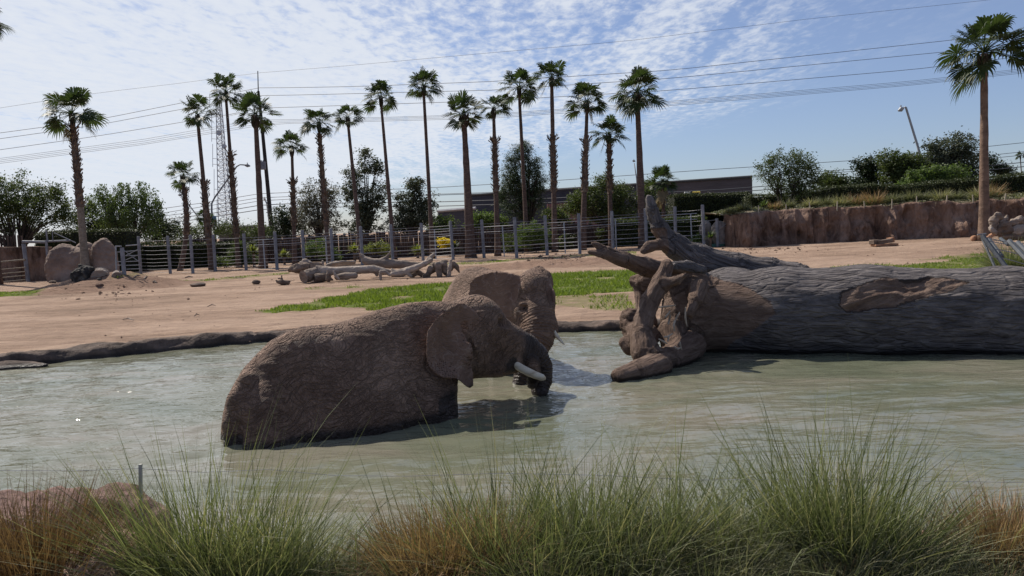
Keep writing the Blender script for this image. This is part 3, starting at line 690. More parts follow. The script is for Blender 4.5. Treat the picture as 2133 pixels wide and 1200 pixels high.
s3.chain([P(1352, 412, 15.2), P(1358, 440, 15.2), P(1374, 476, 15.25), P(1402, 512, 15.3), P(1450, 545, 15.35), P(1530, 563, 15.4), P(1600, 568, 15.3), P(1660, 574, 15.1), P(1712, 584, 14.8)],
         [.055, .09, .13, .20, .30, .30, .26, .20, .10], .12)
s3.chain([P(1340, 523, 15.0), P(1352, 514, 15.05), P(1378, 508, 15.1), P(1405, 520, 15.2)], [.05, .075, .085, .14], .08)
s3.chain([P(1237, 508, 13.3), P(1262, 521, 13.4), P(1300, 541, 13.6), P(1345, 556, 13.8), P(1395, 570, 14.0), P(1450, 590, 14.2)], [.045, .07, .115, .145, .17, .26], .07)
s3.chain([P(1229, 526, 13.25), P(1258, 529, 13.3), P(1295, 541, 13.5)], [.05, .07, .11], .04)
s3.chain([P(1390, 555, 13.3), P(1378, 590, 13.2), P(1355, 628, 13.05), P(1340, 665, 12.9), P(1338, 700, 12.75), P(1345, 735, 12.6)], [.12, .155, .15, .14, .155, .21], .06)
s3.chain([P(1345, 730, 12.65), P(1365, 755, 12.5), P(1395, 750, 12.9), P(1440, 720, 13.5)], [.20, .19, .20, .24], .10)
s3.chain([P(1372, 762, 12.4), P(1330, 775, 12.1), P(1292, 785, 11.9)], [.20, .155, .13], .06)
s3.chain([P(1320, 690, 13.2), P(1330, 720, 12.9)], [.12, .16], .1)
s3.chain([P(1385, 592, 13.1), P(1408, 584, 13.0), P(1426, 573, 12.95)], [.12, .085, .055], .05)
s3.chain([P(1405, 558, 13.6), P(1435, 556, 13.7), P(1465, 562, 13.8)], [.10, .09, .06], .05)
s3.chain([P(1400, 600, 14.3), P(1345, 588, 14.5), P(1322, 585, 14.6)], [.22, .16, .10], .1)
s3.chain([P(1330, 592, 14.6), P(1336, 620, 14.5), P(1338, 665, 14.3)], [.12, .10, .13], .06)
s3.chain([P(1345, 672, 14.0), P(1312, 663, 14.0), P(1306, 672, 13.95)], [.20, .15, .12], .08)
s3.chain([P(1320, 690, 13.9), P(1345, 700, 13.6)], [.20, .22], .1)
s3.chain([P(1302, 712, 13.0), P(1312, 725, 12.95)], [.09, .11], .08)
s3.chain([P(1455, 600, 13.5), P(1448, 625, 13.25), P(1440, 650, 13.1)], [.16, .12, .085], .07)
s3.chain([P(1400, 690, 13.6), P(1410, 730, 13.35), P(1415, 750, 13.2)], [.22, .22, .16], .1)
V, Q, n = s3.build(2)
along = unit(P(2100, 662, 13.3)-P(1490, 655, 14.4)); side = unit(np.cross(along, (0, 0, 1)))
A = np.stack([V@along*.8, V@side*4.2, V[:, 2]*4.2+V@along*.35], -1)
A = A + .5*fbm(V*.8, 3, 2)[:, None]
log_on = np.clip((V[:, 0]-3.1)/.5, 0, 1)
q_ = V-CAMP; dz_ = q_@_F; upx = W0/2+F*(q_@_R)/dz_; upy = H0/2-F*(q_@_U)/dz_
jx = 16*fbm(V*2.2, 3, 92); jy = 9*fbm(V*2.2+9, 3, 93)
pA = [(1742, 640), (1756, 612), (1800, 592), (1850, 582), (1990, 580), (2018, 586), (1970, 604), (1905, 626), (1835, 646), (1762, 652)]
pB = [(1395, 560), (1470, 572), (1560, 603), (1612, 628), (1622, 652), (1575, 690), (1500, 735), (1480, 800), (1200, 800), (1200, 480), (1395, 480)]
front = (V@side) < (P(1800, 655, 13.75)@side)+.2 if (CAMP@side) < (P(1800, 655, 13.75)@side) else (V@side) > (P(1800, 655, 13.75)@side)-.2
peelA = inpoly(upx+jx, upy+jy, pA)*front*1.0; peel = np.maximum(peelA, inpoly(upx+jx, upy+jy, pB)*1.0)
rgd = ridge(A*1.15, 4, 81); best = np.full(len(V), 9.0); rg = np.zeros((len(V), 3))
for (a_, b2_, r_, s0_, ci_) in s3.rec[4:]:
    ab = b2_-a_; L_ = math.sqrt(ab@ab); t_ = np.clip(((V-a_)@ab)/(L_*L_), 0, 1); qv = V-a_-t_[:, None]*ab; dd = np.linalg.norm(qv, axis=1)/(r_+.04); m_ = dd < best; best = np.where(m_, dd, best)
    rg[m_] = (qv*5.5 + ((s0_+t_*L_)*.9+ci_*3.7)[:, None]*np.array([.577, .577, .577]))[m_]
dg = unit(along+np.array([0, 0, .42])); dirv = np.tile(along, (len(V), 1)); dirv[peelA > .5] = dg
va = (V*dirv).sum(1)[:, None]; grain = (V-va*dirv)*4.2 + va*dirv*.85; isr = (best < 1.4); grain[isr] = rg[isr]
onroot = isr*1.0; hi_ = ridge(grain*1.7+.5*fbm(V*1.5, 2, 7)[:, None], 3, 88)
dgv = ridge(grain*1.3+3, 3, 95)
V = V + n*(.022*rgd*(1-peel) - .028*peelA + .055*peelA*dgv + .028*fbm(V*1.6, 3, 83) + .030*onroot*hi_ + .02*(1-onroot)*(1-log_on)*fbm(V*5, 3, 84))[:, None]
me = fast_mesh('trunk', V, Q, True, {'peel': np.clip(peel, 0, 1), 'grain': grain})
ft = empty('fallen_tree', (P(1700, 700, 13.9)[0], 13.9, 0), 'giant grey fallen tree trunk lying in the pond with its upturned roots', 'fallen tree')
mesh_obj('trunk', me, m_bark, ft)
m_twig = noisy('pale_rootlet', [(0.3, (.20, .16, .12)), (0.7, (.42, .36, .30))], sc=8, bump=.005)
rl = [((1372, 640), (1408, 636), 13.0), ((1385, 662), (1396, 648), 13.05), ((1392, 676), (1397, 655), 13.1), ((1402, 680), (1416, 650), 13.0), ((1404, 690), (1404, 668), 13.0),
      ((1372, 706), (1390, 716), 12.75), ((1383, 702), (1401, 695), 12.8), ((1391, 712), (1394, 698), 12.8), ((1404, 722), (1418, 724), 12.85), ((1416, 712), (1420, 728), 12.9), ((1428, 640), (1431, 680), 12.95)]
for (p0, p1, d) in rl:
    a = P(*p0, d-.25); c = P(*p1, d-.2); mid_ = (a+c)/2+rng.normal(0, .012, 3); b = MB(); b.tube([a, mid_, c], [.012, .018, .010], 5); b.obj('rootlet', m_twig, ft)
# ================================================================== PLANTS: tools
m_trunk = noisy('palm_trunk', [(0.3, (.060, .040, .034)), (0.5, (.105, .070, .056)), (.7, (.17, .12, .095))], sc=1.6, bump=.04, bsc=3.0, stretch=(3, 3, 9))
m_trunk_pale = noisy('palm_trunk_pale', [(0.3, (.10, .066, .048)), (0.5, (.165, .108, .077)), (.7, (.23, .155, .11))], sc=1.2, bump=.04, bsc=3.0, stretch=(2, 2, 3))
m_trunk_grey = noisy('palm_trunk_grey', [(0.3, (.13, .105, .08)), (0.5, (.20, .165, .13)), (.7, (.27, .225, .18))], sc=1.6, bump=.03, bsc=3.0, stretch=(3, 3, 5))
m_boot = noisy('dead_leaf_base', [(0.3, (.060, .042, .034)), (0.5, (.135, .098, .076)), (.7, (.23, .175, .13))], sc=4, bump=.03, bsc=9)
m_knob = noisy('green_brown_leaf_base', [(0.3, (.022, .022, .014)), (.7, (.07, .06, .04))], sc=4, bump=.02)
m_frond = leafmat('palm_leaf', (.022, .040, .014), (.060, .085, .028), .30)
m_frond_dry = leafmat('palm_leaf_dry', (.20, .15, .09), (.30, .24, .15), .25)
m_limb = noisy('limb_bark', [(0.3, (.028, .022, .018)), (.7, (.075, .060, .050))], sc=5, bump=.02)
def leaf_quads(C, size, tint_r, nrm=None, asp=.55, seed=0, droop=0.0):
    """one small quad per leaf centre, random lean"""
    rs = np.random.default_rng(seed); n = len(C)
    a = rs.normal(size=(n, 3)); a[:, 2] = a[:, 2]*.6 - droop*2; a /= np.linalg.norm(a, axis=1)[:, None]
    b = rs.normal(size=(n, 3)); b -= (b*a).sum(1)[:, None]*a; b /= np.linalg.norm(b, axis=1)[:, None]
    s_ = (size*rs.uniform(.6, 1.3, n))[:, None]
    V = np.stack([C-a*s_*.5, C+b*s_*asp*.5, C+a*s_*.5, C-b*s_*asp*.5], 1).reshape(-1, 3)
    Fq = np.arange(4*n).reshape(n, 4); return V, Fq, tint_r
def leaf_obj(name, C, size, mat, parent, seed=0, asp=.55, droop=0.0, tint=None, stuff=False):
    rs = np.random.default_rng(seed+5); V, Fq, _ = leaf_quads(C, size, None, None, asp, seed, droop)
    t_ = tint if tint is not None else np.clip(rs.normal(.45, .25, len(C)), 0, 1)
    o = mesh_obj(name, fast_mesh(name, V, Fq, False, {'tint': t_}), mat, parent)
    if stuff: o['kind'] = 'stuff'
    return o
# ---- fan palm fronds: one mesh per elevation so that the tips hang down rightly
def frond_mesh(name, el, seed, L=.92, dry=False, petiole=.86, stiff=1.0):
    rs = np.random.default_rng(seed); V = []; Fs = []
    d0 = np.array([math.cos(el), 0, math.sin(el)]); side = np.array([0, 1.0, 0]); sag = .16*math.cos(el)
    pts = [d0*petiole*t + np.array([0, 0, -sag*t*t]) for t in np.linspace(0, 1, 5)]
    for i in range(4):
        w1 = .022*(1-.15*i); k = len(V); V += [pts[i]+side*w1, pts[i]-side*w1, pts[i+1]-side*w1, pts[i+1]+side*w1]; Fs.append((k, k+1, k+2, k+3))
        up = np.array([-d0[2], 0, d0[0]])*w1*.8; k = len(V); V += [pts[i]+up, pts[i]-up, pts[i+1]-up, pts[i+1]+up]; Fs.append((k, k+1, k+2, k+3))
    c = pts[-1]; d = pts[-1]-pts[-2]; d /= np.linalg.norm(d); e2_ = el - .35; nl = 24
    roll = rs.normal(0, .35); sd2 = side*math.cos(roll) + np.cross(d, side)*math.sin(roll); nr = np.cross(d, sd2)
    for j in range(nl):
        ph = math.radians(-118 + 236*j/(nl-1)) + rs.normal(0, .02); LL = L*(.98-.30*(abs(ph)/2.0)**2)*rs.uniform(.88, 1.08)
        di = d*math.cos(ph) + sd2*math.sin(ph) + nr*(.16*abs(math.sin(ph))+rs.normal(0, .04)); di /= np.linalg.norm(di)
        pe = np.cross(di, nr); pe /= np.linalg.norm(pe); dph = math.radians(236/(nl-1)); pv = None
        drp = rs.uniform(.16, .42)/stiff
        for t in (0.0, .30, .52, .70, .86, 1.0):
            r = t*LL; w_ = (r*dph*.56) if t <= .52 else (.52*LL*dph*.56)*max(.05, (1-(t-.52)/.50))
            g = max(0, t-.30); q = c + di*(r*(1-.30*g*g*1.2)) + np.array([0, 0, -drp*LL*g**2.3*2.3]) + nr*(-.03*math.sin(t*3))
            cur = (q+pe*w_, q-pe*w_)
            if pv is not None:
                k = len(V); V += [pv[0], pv[1], cur[1], cur[0]]; Fs.append((k, k+1, k+2, k+3))
            pv = cur
    V = np.array(V); tn = np.clip(rs.normal(.45, .22, len(Fs)), 0, 1)
    return fast_mesh(name, V, np.array(Fs), False, {'tint': tn})
FR = {}
for k_, el_ in enumerate([80, 62, 45, 28, 12, -5, -24, -45]):
    for v_ in range(3): FR[(k_, v_)] = frond_mesh('frond', math.radians(el_), 50+k_*7+v_); FR[(k_, v_)].materials.append(m_frond)
FRS = {}
for k_, el_ in enumerate([80, 62, 45, 28, 12, -5, -24, -45]):
    for v_ in range(2): FRS[(k_, v_)] = frond_mesh('stiff_frond', math.radians(el_), 150+k_*7+v_, stiff=2.6); FRS[(k_, v_)].materials.append(m_frond)
FD = [frond_mesh('dry_frond', math.radians(-78), 300+i, dry=True) for i in range(3)]
for f_ in FD: f_.materials.append(m_frond_dry)
def palm(px, py, r, bx, by, d, wb, wt, label, shag=None, stiff=False, nf=19, mat=None, bulge=False, seed=0, dry=0, group='tall fan palms in a row', bend=0.0, gz_=None):
    """px,py crown heart; r crown radius px; bx,by a point of the trunk near the ground; wb,wt trunk widths px"""
    rs = np.random.default_rng(seed+900); R_ = r/F*d*.92
    top = P(px, py, d); low = P(bx, by, d); gzv = float(gz(low[0], low[1], True)) if gz_ is None else gz_
    t_ = (top[2]-gzv)/max(top[2]-low[2], .1); base = top + (low-top)*t_; base[2] = gzv-.1
    root = empty('fan_palm', (base[0], base[1], gzv), label, 'palm tree', group)
    b = MB(); n = 22; pts = []; rad = []
    for i in range(n):
        t = i/(n-1); q = base*(1-t)+top*t; q = q + np.array([bend*math.sin(t*math.pi*1.1), 0, 0]); pts.append(q)
        rr = (wb*(1-t)+wt*t)*.80/2/F*d; rr *= 1+.38*math.exp(-t*16); rad.append(rr*(1+rs.normal(0, .025)))
    b.tube(pts, rad, 12, wob=.03); b.obj('trunk', mat or m_trunk, root, smooth=True)
    pts = np.array(pts)
    def along_(z): return np.array([np.interp(z, pts[:, 2], pts[:, 0]), np.interp(z, pts[:, 2], pts[:, 1]), z])
    def radat(z): return float(np.interp(z, pts[:, 2], rad))
    if shag:
        z1, z0 = P(px, shag[0], d)[2], P(px, shag[1], d)[2]; z0 = max(z0, gzv+.2); V = []; Fs = []
        nb = int((z1-z0)/.10)*9
        for i in range(nb):
            z = z0+(z1-z0)*rs.random(); a = rs.uniform(0, 2*math.pi); c = along_(z); rr = radat(z)*1.1
            o = np.array([math.cos(a), math.sin(a), 0]); s2_ = np.array([-math.sin(a), math.cos(a), 0]); ln = rs.uniform(.12, .34)*(1.3 if z > z1-.5 else 1); w_ = rs.uniform(.03, .08)
            out = rs.uniform(.10, .42)*(1.7 if z > z1-.35 else 1); k = len(V); p0 = c+o*rr*.9
            V += [p0-s2_*w_, p0+s2_*w_, p0+s2_*w_*.5+o*out*.5+np.array([0, 0, ln*.7]), p0-s2_*w_*.5+o*out*.5+np.array([0, 0, ln])]; Fs.append((k, k+1, k+2, k+3))
        b2 = MB(); zs = np.linspace(z0, z1, 26); b2.tube([along_(z) for z in zs], [radat(z)*1.28*(1+rs.normal(0, .07)) for z in zs], 10, wob=.12)
        k = len(b2.v); b2.add(V, Fs); b2.obj('shaggy_sleeve', m_boot, root)
    # knob of leaf bases under the crown
    b3 = MB(); kn = 1.5 if bulge else .9
    for i in range(34):
        a = rs.uniform(0, 2*math.pi); z = top[2]-.32-rs.uniform(0, .5)*(1.2 if bulge else .6); c = along_(min(z, top[2])); rr = radat(z)
        o = Vector((math.cos(a), math.sin(a), 0)); p0 = Vector(c)+o*rr*.6; b3.tube([p0, p0+o*rr*kn*.7+Vector((0, 0, .22)), p0+o*rr*kn*1.0+Vector((0, 0, .46))], [.06, .05, .02], 4)
    b3.obj('leaf_bases', m_knob, root)
    src = FRS if stiff else FR
    ring = [(0, 1), (1, 4), (2, 4), (3, 4), (4, 3), (5, 4), (6, 4)]
    if nf < 18: ring = [(0, 1), (1, 3), (2, 4), (3, 3), (4, 3), (5, 3), (6, 2)]
    if nf > 24: ring = [(0, 2), (1, 5), (2, 5), (3, 5), (4, 5), (5, 5), (6, 4), (7, 1)]
    sc = R_/1.42
    for (k_, cnt) in ring:
        a0 = rs.uniform(0, 6.28)
        for i in range(cnt):
            o = bpy.data.objects.new('frond', src[(k_, int(rs.integers(0, 2 if stiff else 3)))]); a = a0+2*math.pi*i/cnt+rs.normal(0, .25)
            s_ = sc*rs.uniform(.78, 1.15); o.location = (top[0]-base[0], top[1]-base[1], top[2]-gzv+.08); o.rotation_euler = (rs.normal(0, .08), rs.normal(0, .10), a); o.scale = (s_, s_, s_); link(o, root)
    for i in range(dry):
        o = bpy.data.objects.new('dry_frond', FD[i % 3]); s_ = sc*rs.uniform(.7, 1.0); a = rs.uniform(0, 6.28)
        o.location = (top[0]-base[0]+.1*math.cos(a), top[1]-base[1]+.1*math.sin(a), top[2]-gzv-.05-rs.uniform(0, .9)*(1 if dry > 8 else .2)); o.rotation_euler = (0, rs.normal(0, .12), a); o.scale = (s_, s_, s_); link(o, root)
    return root
PALMS = [
 (150, 240, 64, 178, 552, 46, 22, 9, 'leftmost tall palm with a shaggy upper trunk and bare pale foot by the boulders', dict(shag=(264, 432), nf=20, dry=2)),
 (383, 368, 38, 377, 500, 54, 13, 8, 'short crooked palm left of the lattice tower with a sparse crown', dict(shag=(395, 490), nf=16, bend=.35)),
 (411, 242, 46, 436, 505, 53, 14, 8, 'slim palm, second tallest left of the lattice tower', dict(shag=(380, 505), nf=17)),
 (470, 194, 44, 493, 497, 54, 12, 7, 'tallest palm of the left cluster, right beside the lattice tower', dict(shag=(318, 497), nf=20)),
 (532, 240, 52, 547, 528, 51, 20, 11, 'thick smooth palm with a stiff dense crown in front of the utility pole', dict(stiff=True, bulge=True, nf=22)),
 (608, 308, 42, 613, 500, 54, 12, 7, 'short palm with an upright crown just right of the utility pole', dict(shag=(378, 470), nf=15)),
 (664, 258, 40, 684, 530, 53, 13, 7, 'palm with a ragged half shaggy trunk, left of the grey feathery tree top', dict(shag=(282, 470), nf=19)),
 (724, 248, 38, 753, 530, 53, 13, 7, 'slim bare palm rising in front of the greyish conifer', dict(nf=17)),
 (793, 205, 40, 822, 540, 53, 13, 6, 'leaning slim palm fourth from the left in the middle row, bare trunk', dict(nf=19)),
 (882, 182, 43, 901, 530, 53, 12, 7, 'tall straight slim palm standing apart over the log pile', dict(nf=20)),
 (966, 238, 48, 981, 535, 51, 26, 12, 'stout smooth palm with a dense stiff crown, middle of the picture', dict(stiff=True, bulge=True, nf=22)),
 (1028, 228, 36, 1037, 530, 52, 15, 8, 'palm with a flared collar of dead stubs halfway up its trunk', dict(shag=(292, 400), nf=17, mat=None)),
 (1081, 185, 50, 1096, 475, 55, 13, 7, 'slim bare palm in front of the big pine', dict(nf=22)),
 (1149, 165, 46, 1156, 520, 53, 15, 9, 'very tall palm just right of the big pine, lower half shaggy', dict(shag=(286, 400), nf=20)),
 (1223, 215, 50, 1213, 530, 53, 17, 8, 'palm with a bulging shaggy trunk and drooping open crown', dict(shag=(290, 400), nf=20, dry=1)),
 (1268, 282, 44, 1273, 520, 54, 13, 9, 'shorter palm squeezed between two taller ones, drooping crown', dict(shag=(300, 405), nf=18)),
 (1327, 195, 58, 1340, 520, 50, 22, 12, 'tall thick trunked palm with the fullest crown, behind the upright root', dict(stiff=False, bulge=True, nf=26)),
 (1380, 378, 34, 1383, 470, 62, 12, 8, 'short bushy palm with a full skirt of dead leaves by the clipped hedge', dict(stiff=True, nf=26, dry=14)),
]
for i, (px, py, r, bx, by, d, wb, wt, lab, kw) in enumerate(PALMS):
    kw = dict(kw); palm(px, py, r, bx, by, d, wb, wt, lab, seed=i, mat=kw.pop('mat', None) or (m_trunk_grey if i == 0 else m_trunk), **kw)
palm(2050, 112, 94, 2050, 488, 38.5, 26, 15, 'tall palm on the far right with smooth orange brown foot by the mud wall', seed=41, mat=m_trunk_pale, bulge=True, nf=26, stiff=False)
palm(-42, 40, 58, -10, 520, 46, 20, 10, 'palm at the left edge, only the tip of one frond reaching into the picture', seed=45, nf=20)
for (px, py, r, bx, by, d, lab, g_) in [(425, 455, 22, 430, 500, 75, 'small distant palm low behind the slim palms, left of the lattice tower', None),
                                (2125, 325, 11, 2128, 365, 130, 'tiny distant palm at the right edge of the picture', None),
                                (55, 470, 20, 55, 500, 78, 'small distant palm hidden low behind the left mesquite tree', None)]:
    palm(px, py, r, bx, by, d, r*.28, r*.2, lab, seed=int(px), nf=16)
# ---- broad leaved and needle trees
def tree(name, label, bx, d, lobes, leafm, cat='tree', leaf=.13, ncl=110, per=55, sig=.30, seed=0, stems=1, limb=.11, droop=0.0, group=None, base_z=None, up=.35, asp=.5, spread_base=.25):
    rs = np.random.default_rng(seed+2000); W = np.array([l[2]*l[3] for l in lobes], float); W /= W.sum()
    gp = P(bx, hzy(bx)+40, d); gzv = float(gz(gp[0], gp[1], True)) if base_z is None else base_z; base = np.array([gp[0], gp[1], gzv])
    root = empty(name, base, label, cat, group); C = []
    for i in range(ncl):
        l = lobes[rs.choice(len(lobes), p=W)]; v = rs.normal(size=3); v /= np.linalg.norm(v); v *= rs.random()**.42
        c = P(l[0]+v[0]*l[2], l[1]+v[2]*l[3], d) + _F*v[1]*(l[2]+l[3])/2/F*d*.9; C.append(c)
    C = np.array(C); C[:, 2] = np.maximum(C[:, 2], gzv+.3); b = MB(); stt = [base+np.array([rs.normal(0, spread_base), rs.normal(0, spread_base*.5), 0]) for _ in range(stems)]
    ctr = C.mean(0); hubs = []
    for s_ in stt:
        h1 = s_ + (ctr-s_)*np.array([.5, .5, up]) + np.array([rs.normal(0, .3), rs.normal(0, .2), 0]); hubs.append(h1)
        b.tube([s_-np.array([0, 0, .2]), s_*.5+h1*.5+rs.normal(0, .07, 3), h1], [limb*1.15, limb*.95, limb*.75], 7, wob=.08)
    for i in range(0, ncl, 4):
        c = C[i]; h1 = min(hubs, key=lambda h: np.linalg.norm(h-c)); m1 = h1*.5+c*.5 + np.array([rs.normal(0, .12), rs.normal(0, .12), .10*np.linalg.norm(c-h1)])
        b.tube([h1, m1, c], [limb*.42, limb*.24, limb*.07], 4)
    b.obj('trunk', m_limb, root)
    L = np.repeat(C, per, axis=0); q = rs.normal(size=(len(L), 3))*sig*rs.uniform(.45, 1.15, (len(C)))[:, None].repeat(per, 0).reshape(-1, 1)
    if droop: q[:, 2] = -np.abs(q[:, 2])*2.6 + .3; q[:, :2] *= .65
    else: q[:, 2] *= .75
    tint = np.clip(np.repeat(rs.normal(.45, .22, len(C)), per)+rs.normal(0, .15, len(L)), 0, 1)
    leaf_obj('crown', L+q, leaf*1.4, leafm, root, seed, asp, droop, tint); return root
m_lf_mesq = leafmat('mesquite_leaf', (.040, .058, .018), (.095, .120, .040), .38)
m_lf_will = leafmat('willow_leaf', (.045, .070, .024), (.12, .155, .055), .38)
m_lf_dark = leafmat('dark_leaf', (.012, .024, .010), (.040, .060, .022), .25)
m_lf_euc = leafmat('eucalyptus_leaf', (.035, .048, .028), (.115, .125, .078), .25)
m_lf_grey = leafmat('greyish_leaf', (.060, .062, .044), (.16, .15, .115), .25)
m_lf_pine = leafmat('pine_needles', (.020, .040, .018), (.085, .115, .055), .2)
m_lf_lime = leafmat('light_green_leaf', (.060, .095, .028), (.14, .19, .06), .42)
m_lf_yel = leafmat('yellow_green_leaf', (.10, .13, .03), (.24, .25, .06), .42)
T = tree
T('mesquite_tree', 'large dark mesquite tree at the left edge behind the boulders', 28, 62, [(40, 415, 60, 58), (95, 430, 55, 50), (10, 430, 50, 60), (140, 455, 28, 35), (120, 400, 25, 22), (-30, 440, 60, 60)], m_lf_mesq, ncl=330, per=62, sig=.36, seed=1, stems=3, limb=.15)
T('dark_tree', 'dark low tree between the mesquite and the pale willow on the left', 178, 70, [(185, 450, 38, 32), (200, 475, 40, 30)], m_lf_dark, ncl=90, per=70, sig=.4, seed=2)
T('willow_tree', 'pale green weeping willow behind the clipped hedge on the left', 262, 66, [(215, 420, 30, 32), (255, 415, 32, 34), (300, 410, 28, 34), (260, 460, 60, 38), (320, 450, 24, 40)], m_lf_will, ncl=260, per=60, sig=.34, droop=1.0, seed=3, stems=2, leaf=.12)
T('dark_tree', 'dark shaggy tree right of the willow, behind the long ivy wall', 340, 70, [(345, 475, 30, 30), (315, 480, 40, 25)], m_lf_dark, ncl=80, per=60, sig=.35, seed=4)
T('brush', 'feathery green brush behind the ivy wall left of the slim palms', 395, 76, [(375, 490, 40, 22), (415, 485, 35, 18)], m_lf_mesq, cat='bush', ncl=80, per=50, sig=.35, seed=5)
T('brush', 'feathery green brush low between the lattice tower and the utility pole', 500, 76, [(470, 478, 40, 20), (520, 485, 45, 18), (560, 490, 30, 14)], m_lf_mesq, cat='bush', ncl=110, per=50, sig=.35, seed=6)
T('dark_tree', 'dark green rounded tree right behind the foot of the utility pole', 585, 70, [(590, 460, 26, 32), (610, 470, 30, 34), (575, 485, 24, 16)], m_lf_dark, ncl=110, per=60, sig=.35, seed=7)
T('feathery_tree', 'greyish feathery tree between two palms right of the utility pole', 662, 68, [(655, 405, 36, 34), (640, 440, 34, 40), (690, 420, 26, 38), (665, 470, 50, 30)], m_lf_grey, ncl=210, per=52, sig=.30, seed=8, leaf=.12, stems=2)
T('eucalyptus_tree', 'tall sparse grey green tree behind the log pile', 762, 66, [(760, 325, 12, 24), (745, 365, 26, 18), (780, 350, 22, 20), (735, 400, 24, 22), (790, 395, 20, 26), (760, 430, 45, 34), (760, 470, 50, 24), (725, 360, 10, 10)], m_lf_euc, ncl=230, per=58, sig=.27, seed=9)
T('eucalyptus_tree', 'dense rounded dark green tree right of the tall sparse one', 866, 64, [(865, 390, 20, 18), (850, 420, 30, 24), (890, 425, 24, 24), (865, 455, 52, 24), (830, 470, 28, 20)], m_lf_euc, ncl=200, per=60, sig=.28, seed=10)
T('shrub_tree', 'pale blue green bush in front of the slate grey building', 925, 62, [(922, 468, 24, 20), (908, 480, 20, 16)], m_lf_will, cat='bush', ncl=60, per=55, sig=.26, seed=11)
T('shrub_tree', 'bright green bush over the stake fence, left of the collared palm', 1005, 61, [(1005, 458, 27, 16), (1000, 470, 24, 12), (1040, 465, 20, 12)], m_lf_lime, cat='bush', ncl=80, per=55, sig=.24, seed=12)
T('pine_tree', 'big dark pine standing behind the slim palm in the middle', 1090, 60, [(1088, 312, 16, 24), (1070, 340, 20, 24), (1105, 340, 22, 24), (1060, 385, 22, 28), (1120, 380, 22, 30), (1090, 380, 36, 34), (1090, 430, 50, 30), (1045, 410, 14, 14)], m_lf_pine, ncl=360, per=70, sig=.25, seed=13, leaf=.16, asp=.16, limb=.16)
T('mesquite_tree', 'light green mesquite tree in front of the long dark building, behind the palms', 1262, 66, [(1260, 385, 26, 22), (1225, 415, 36, 26), (1290, 410, 36, 34), (1200, 430, 34, 18), (1270, 445, 70, 18)], m_lf_mesq, ncl=260, per=58, sig=.32, seed=14, stems=3)
T('mesquite_tree', 'sparse mesquite tree around the short bushy palm', 1352, 66, [(1350, 395, 18, 26), (1345, 425, 26, 26), (1380, 440, 30, 18)], m_lf_mesq, ncl=90, per=50, sig=.28, seed=15)
T('brush', 'olive bush against the reddish wall right of the pine', 1150, 63, [(1155, 450, 28, 16), (1175, 460, 22, 12)], m_lf_mesq, cat='bush', ncl=60, per=50, sig=.26, seed=16)
WT = 3.0
T('mesquite_tree', 'airy many stemmed mesquite tree standing on top of the mud wall', 1640, 50, [(1640, 335, 38, 26), (1600, 350, 26, 30), (1670, 345, 34, 30), (1625, 380, 48, 30), (1690, 370, 26, 24), (1580, 350, 16, 12), (1660, 390, 48, 22)], m_lf_mesq, ncl=250, per=42, sig=.23, seed=17, stems=5, limb=.07, leaf=.09, base_z=2.9, spread_base=.3)
T('bushy_tree', 'low olive green tree right behind the airy mesquite', 1735, 64, [(1728, 380, 34, 22), (1755, 390, 30, 22)], m_lf_mesq, ncl=110, per=55, sig=.3, seed=18, base_z=3.2)
T('bushy_tree', 'dark ragged tree at the left end of the tree group on the right', 1805, 62, [(1800, 340, 22, 18), (1815, 360, 26, 22), (1800, 380, 26, 14)], m_lf_dark, ncl=110, per=55, sig=.28, seed=19, base_z=3.2)
T('bushy_tree', 'olive tree in the right group standing left of the tall street lamp', 1868, 60, [(1860, 340, 34, 26), (1880, 370, 45, 26), (1900, 345, 28, 30)], m_lf_mesq, ncl=220, per=58, sig=.28, seed=20, base_z=3.2)
T('bushy_tree', 'dense dark domed tree right of the tall street lamp', 1985, 62, [(1960, 315, 36, 28), (2000, 305, 36, 28), (1940, 345, 36, 30), (2010, 345, 40, 40), (1975, 360, 60, 34)], m_lf_euc, ncl=340, per=62, sig=.3, seed=21, base_z=3.2, limb=.15)
T('bushy_tree', 'bright green leafy tree at the foot of the tall street lamp', 1935, 56, [(1915, 375, 30, 22), (1955, 365, 36, 22), (2000, 360, 24, 14), (1890, 390, 30, 14)], m_lf_lime, ncl=150, per=55, sig=.25, seed=22, base_z=3.2)
T('bushy_tree', 'dark tree showing just right of the orange brown palm trunk', 2068, 66, [(2068, 345, 20, 24), (2095, 355, 22, 14)], m_lf_dark, ncl=60, per=50, sig=.28, seed=23, base_z=3.2)
# shrubs between fence and hedge
SH = [('round green shrub behind the cable fence, under the two slim palms left of centre', 665, 57, [(665, 515, 30, 20), (650, 522, 20, 16), (690, 535, 24, 18)], m_lf_lime),
      ('big light green bush behind the cable fence just below the pine', 1112, 54, [(1112, 482, 34, 24), (1095, 500, 26, 24), (1135, 500, 26, 22)], m_lf_lime),
      ('dark green shrub at the foot of the cable fence, left of the thick smooth palm', 470, 55, [(450, 548, 26, 14), (490, 540, 26, 20), (520, 545, 22, 16)], m_lf_will),
      ('thin shrub with pale twigs behind the fence left of the big light green bush', 1060, 55, [(1060, 505, 16, 24)], m_lf_mesq),
      ('low olive shrub behind the fence near the foot of the shaggy bulging palm', 1185, 56, [(1180, 505, 16, 18), (1250, 492, 12, 18)], m_lf_mesq),
      ('yellowish leafed shrub behind the fence over the log pile', 790, 55, [(790, 512, 22, 10), (775, 520, 18, 10), (805, 525, 16, 12)], m_lf_yel),
      ('leafy green plant behind the fence beside the teal tub', 1462, 47, [(1458, 500, 16, 14)], m_lf_lime)]
for i, (lab, bx, d, lb, mt) in enumerate(SH):
    T('shrub', lab, bx, d, lb, mt, cat='shrub', ncl=int(sum(l[2]*l[3] for l in lb)/14), per=45, sig=.17, seed=60+i, leaf=.09, limb=.03, stems=3)
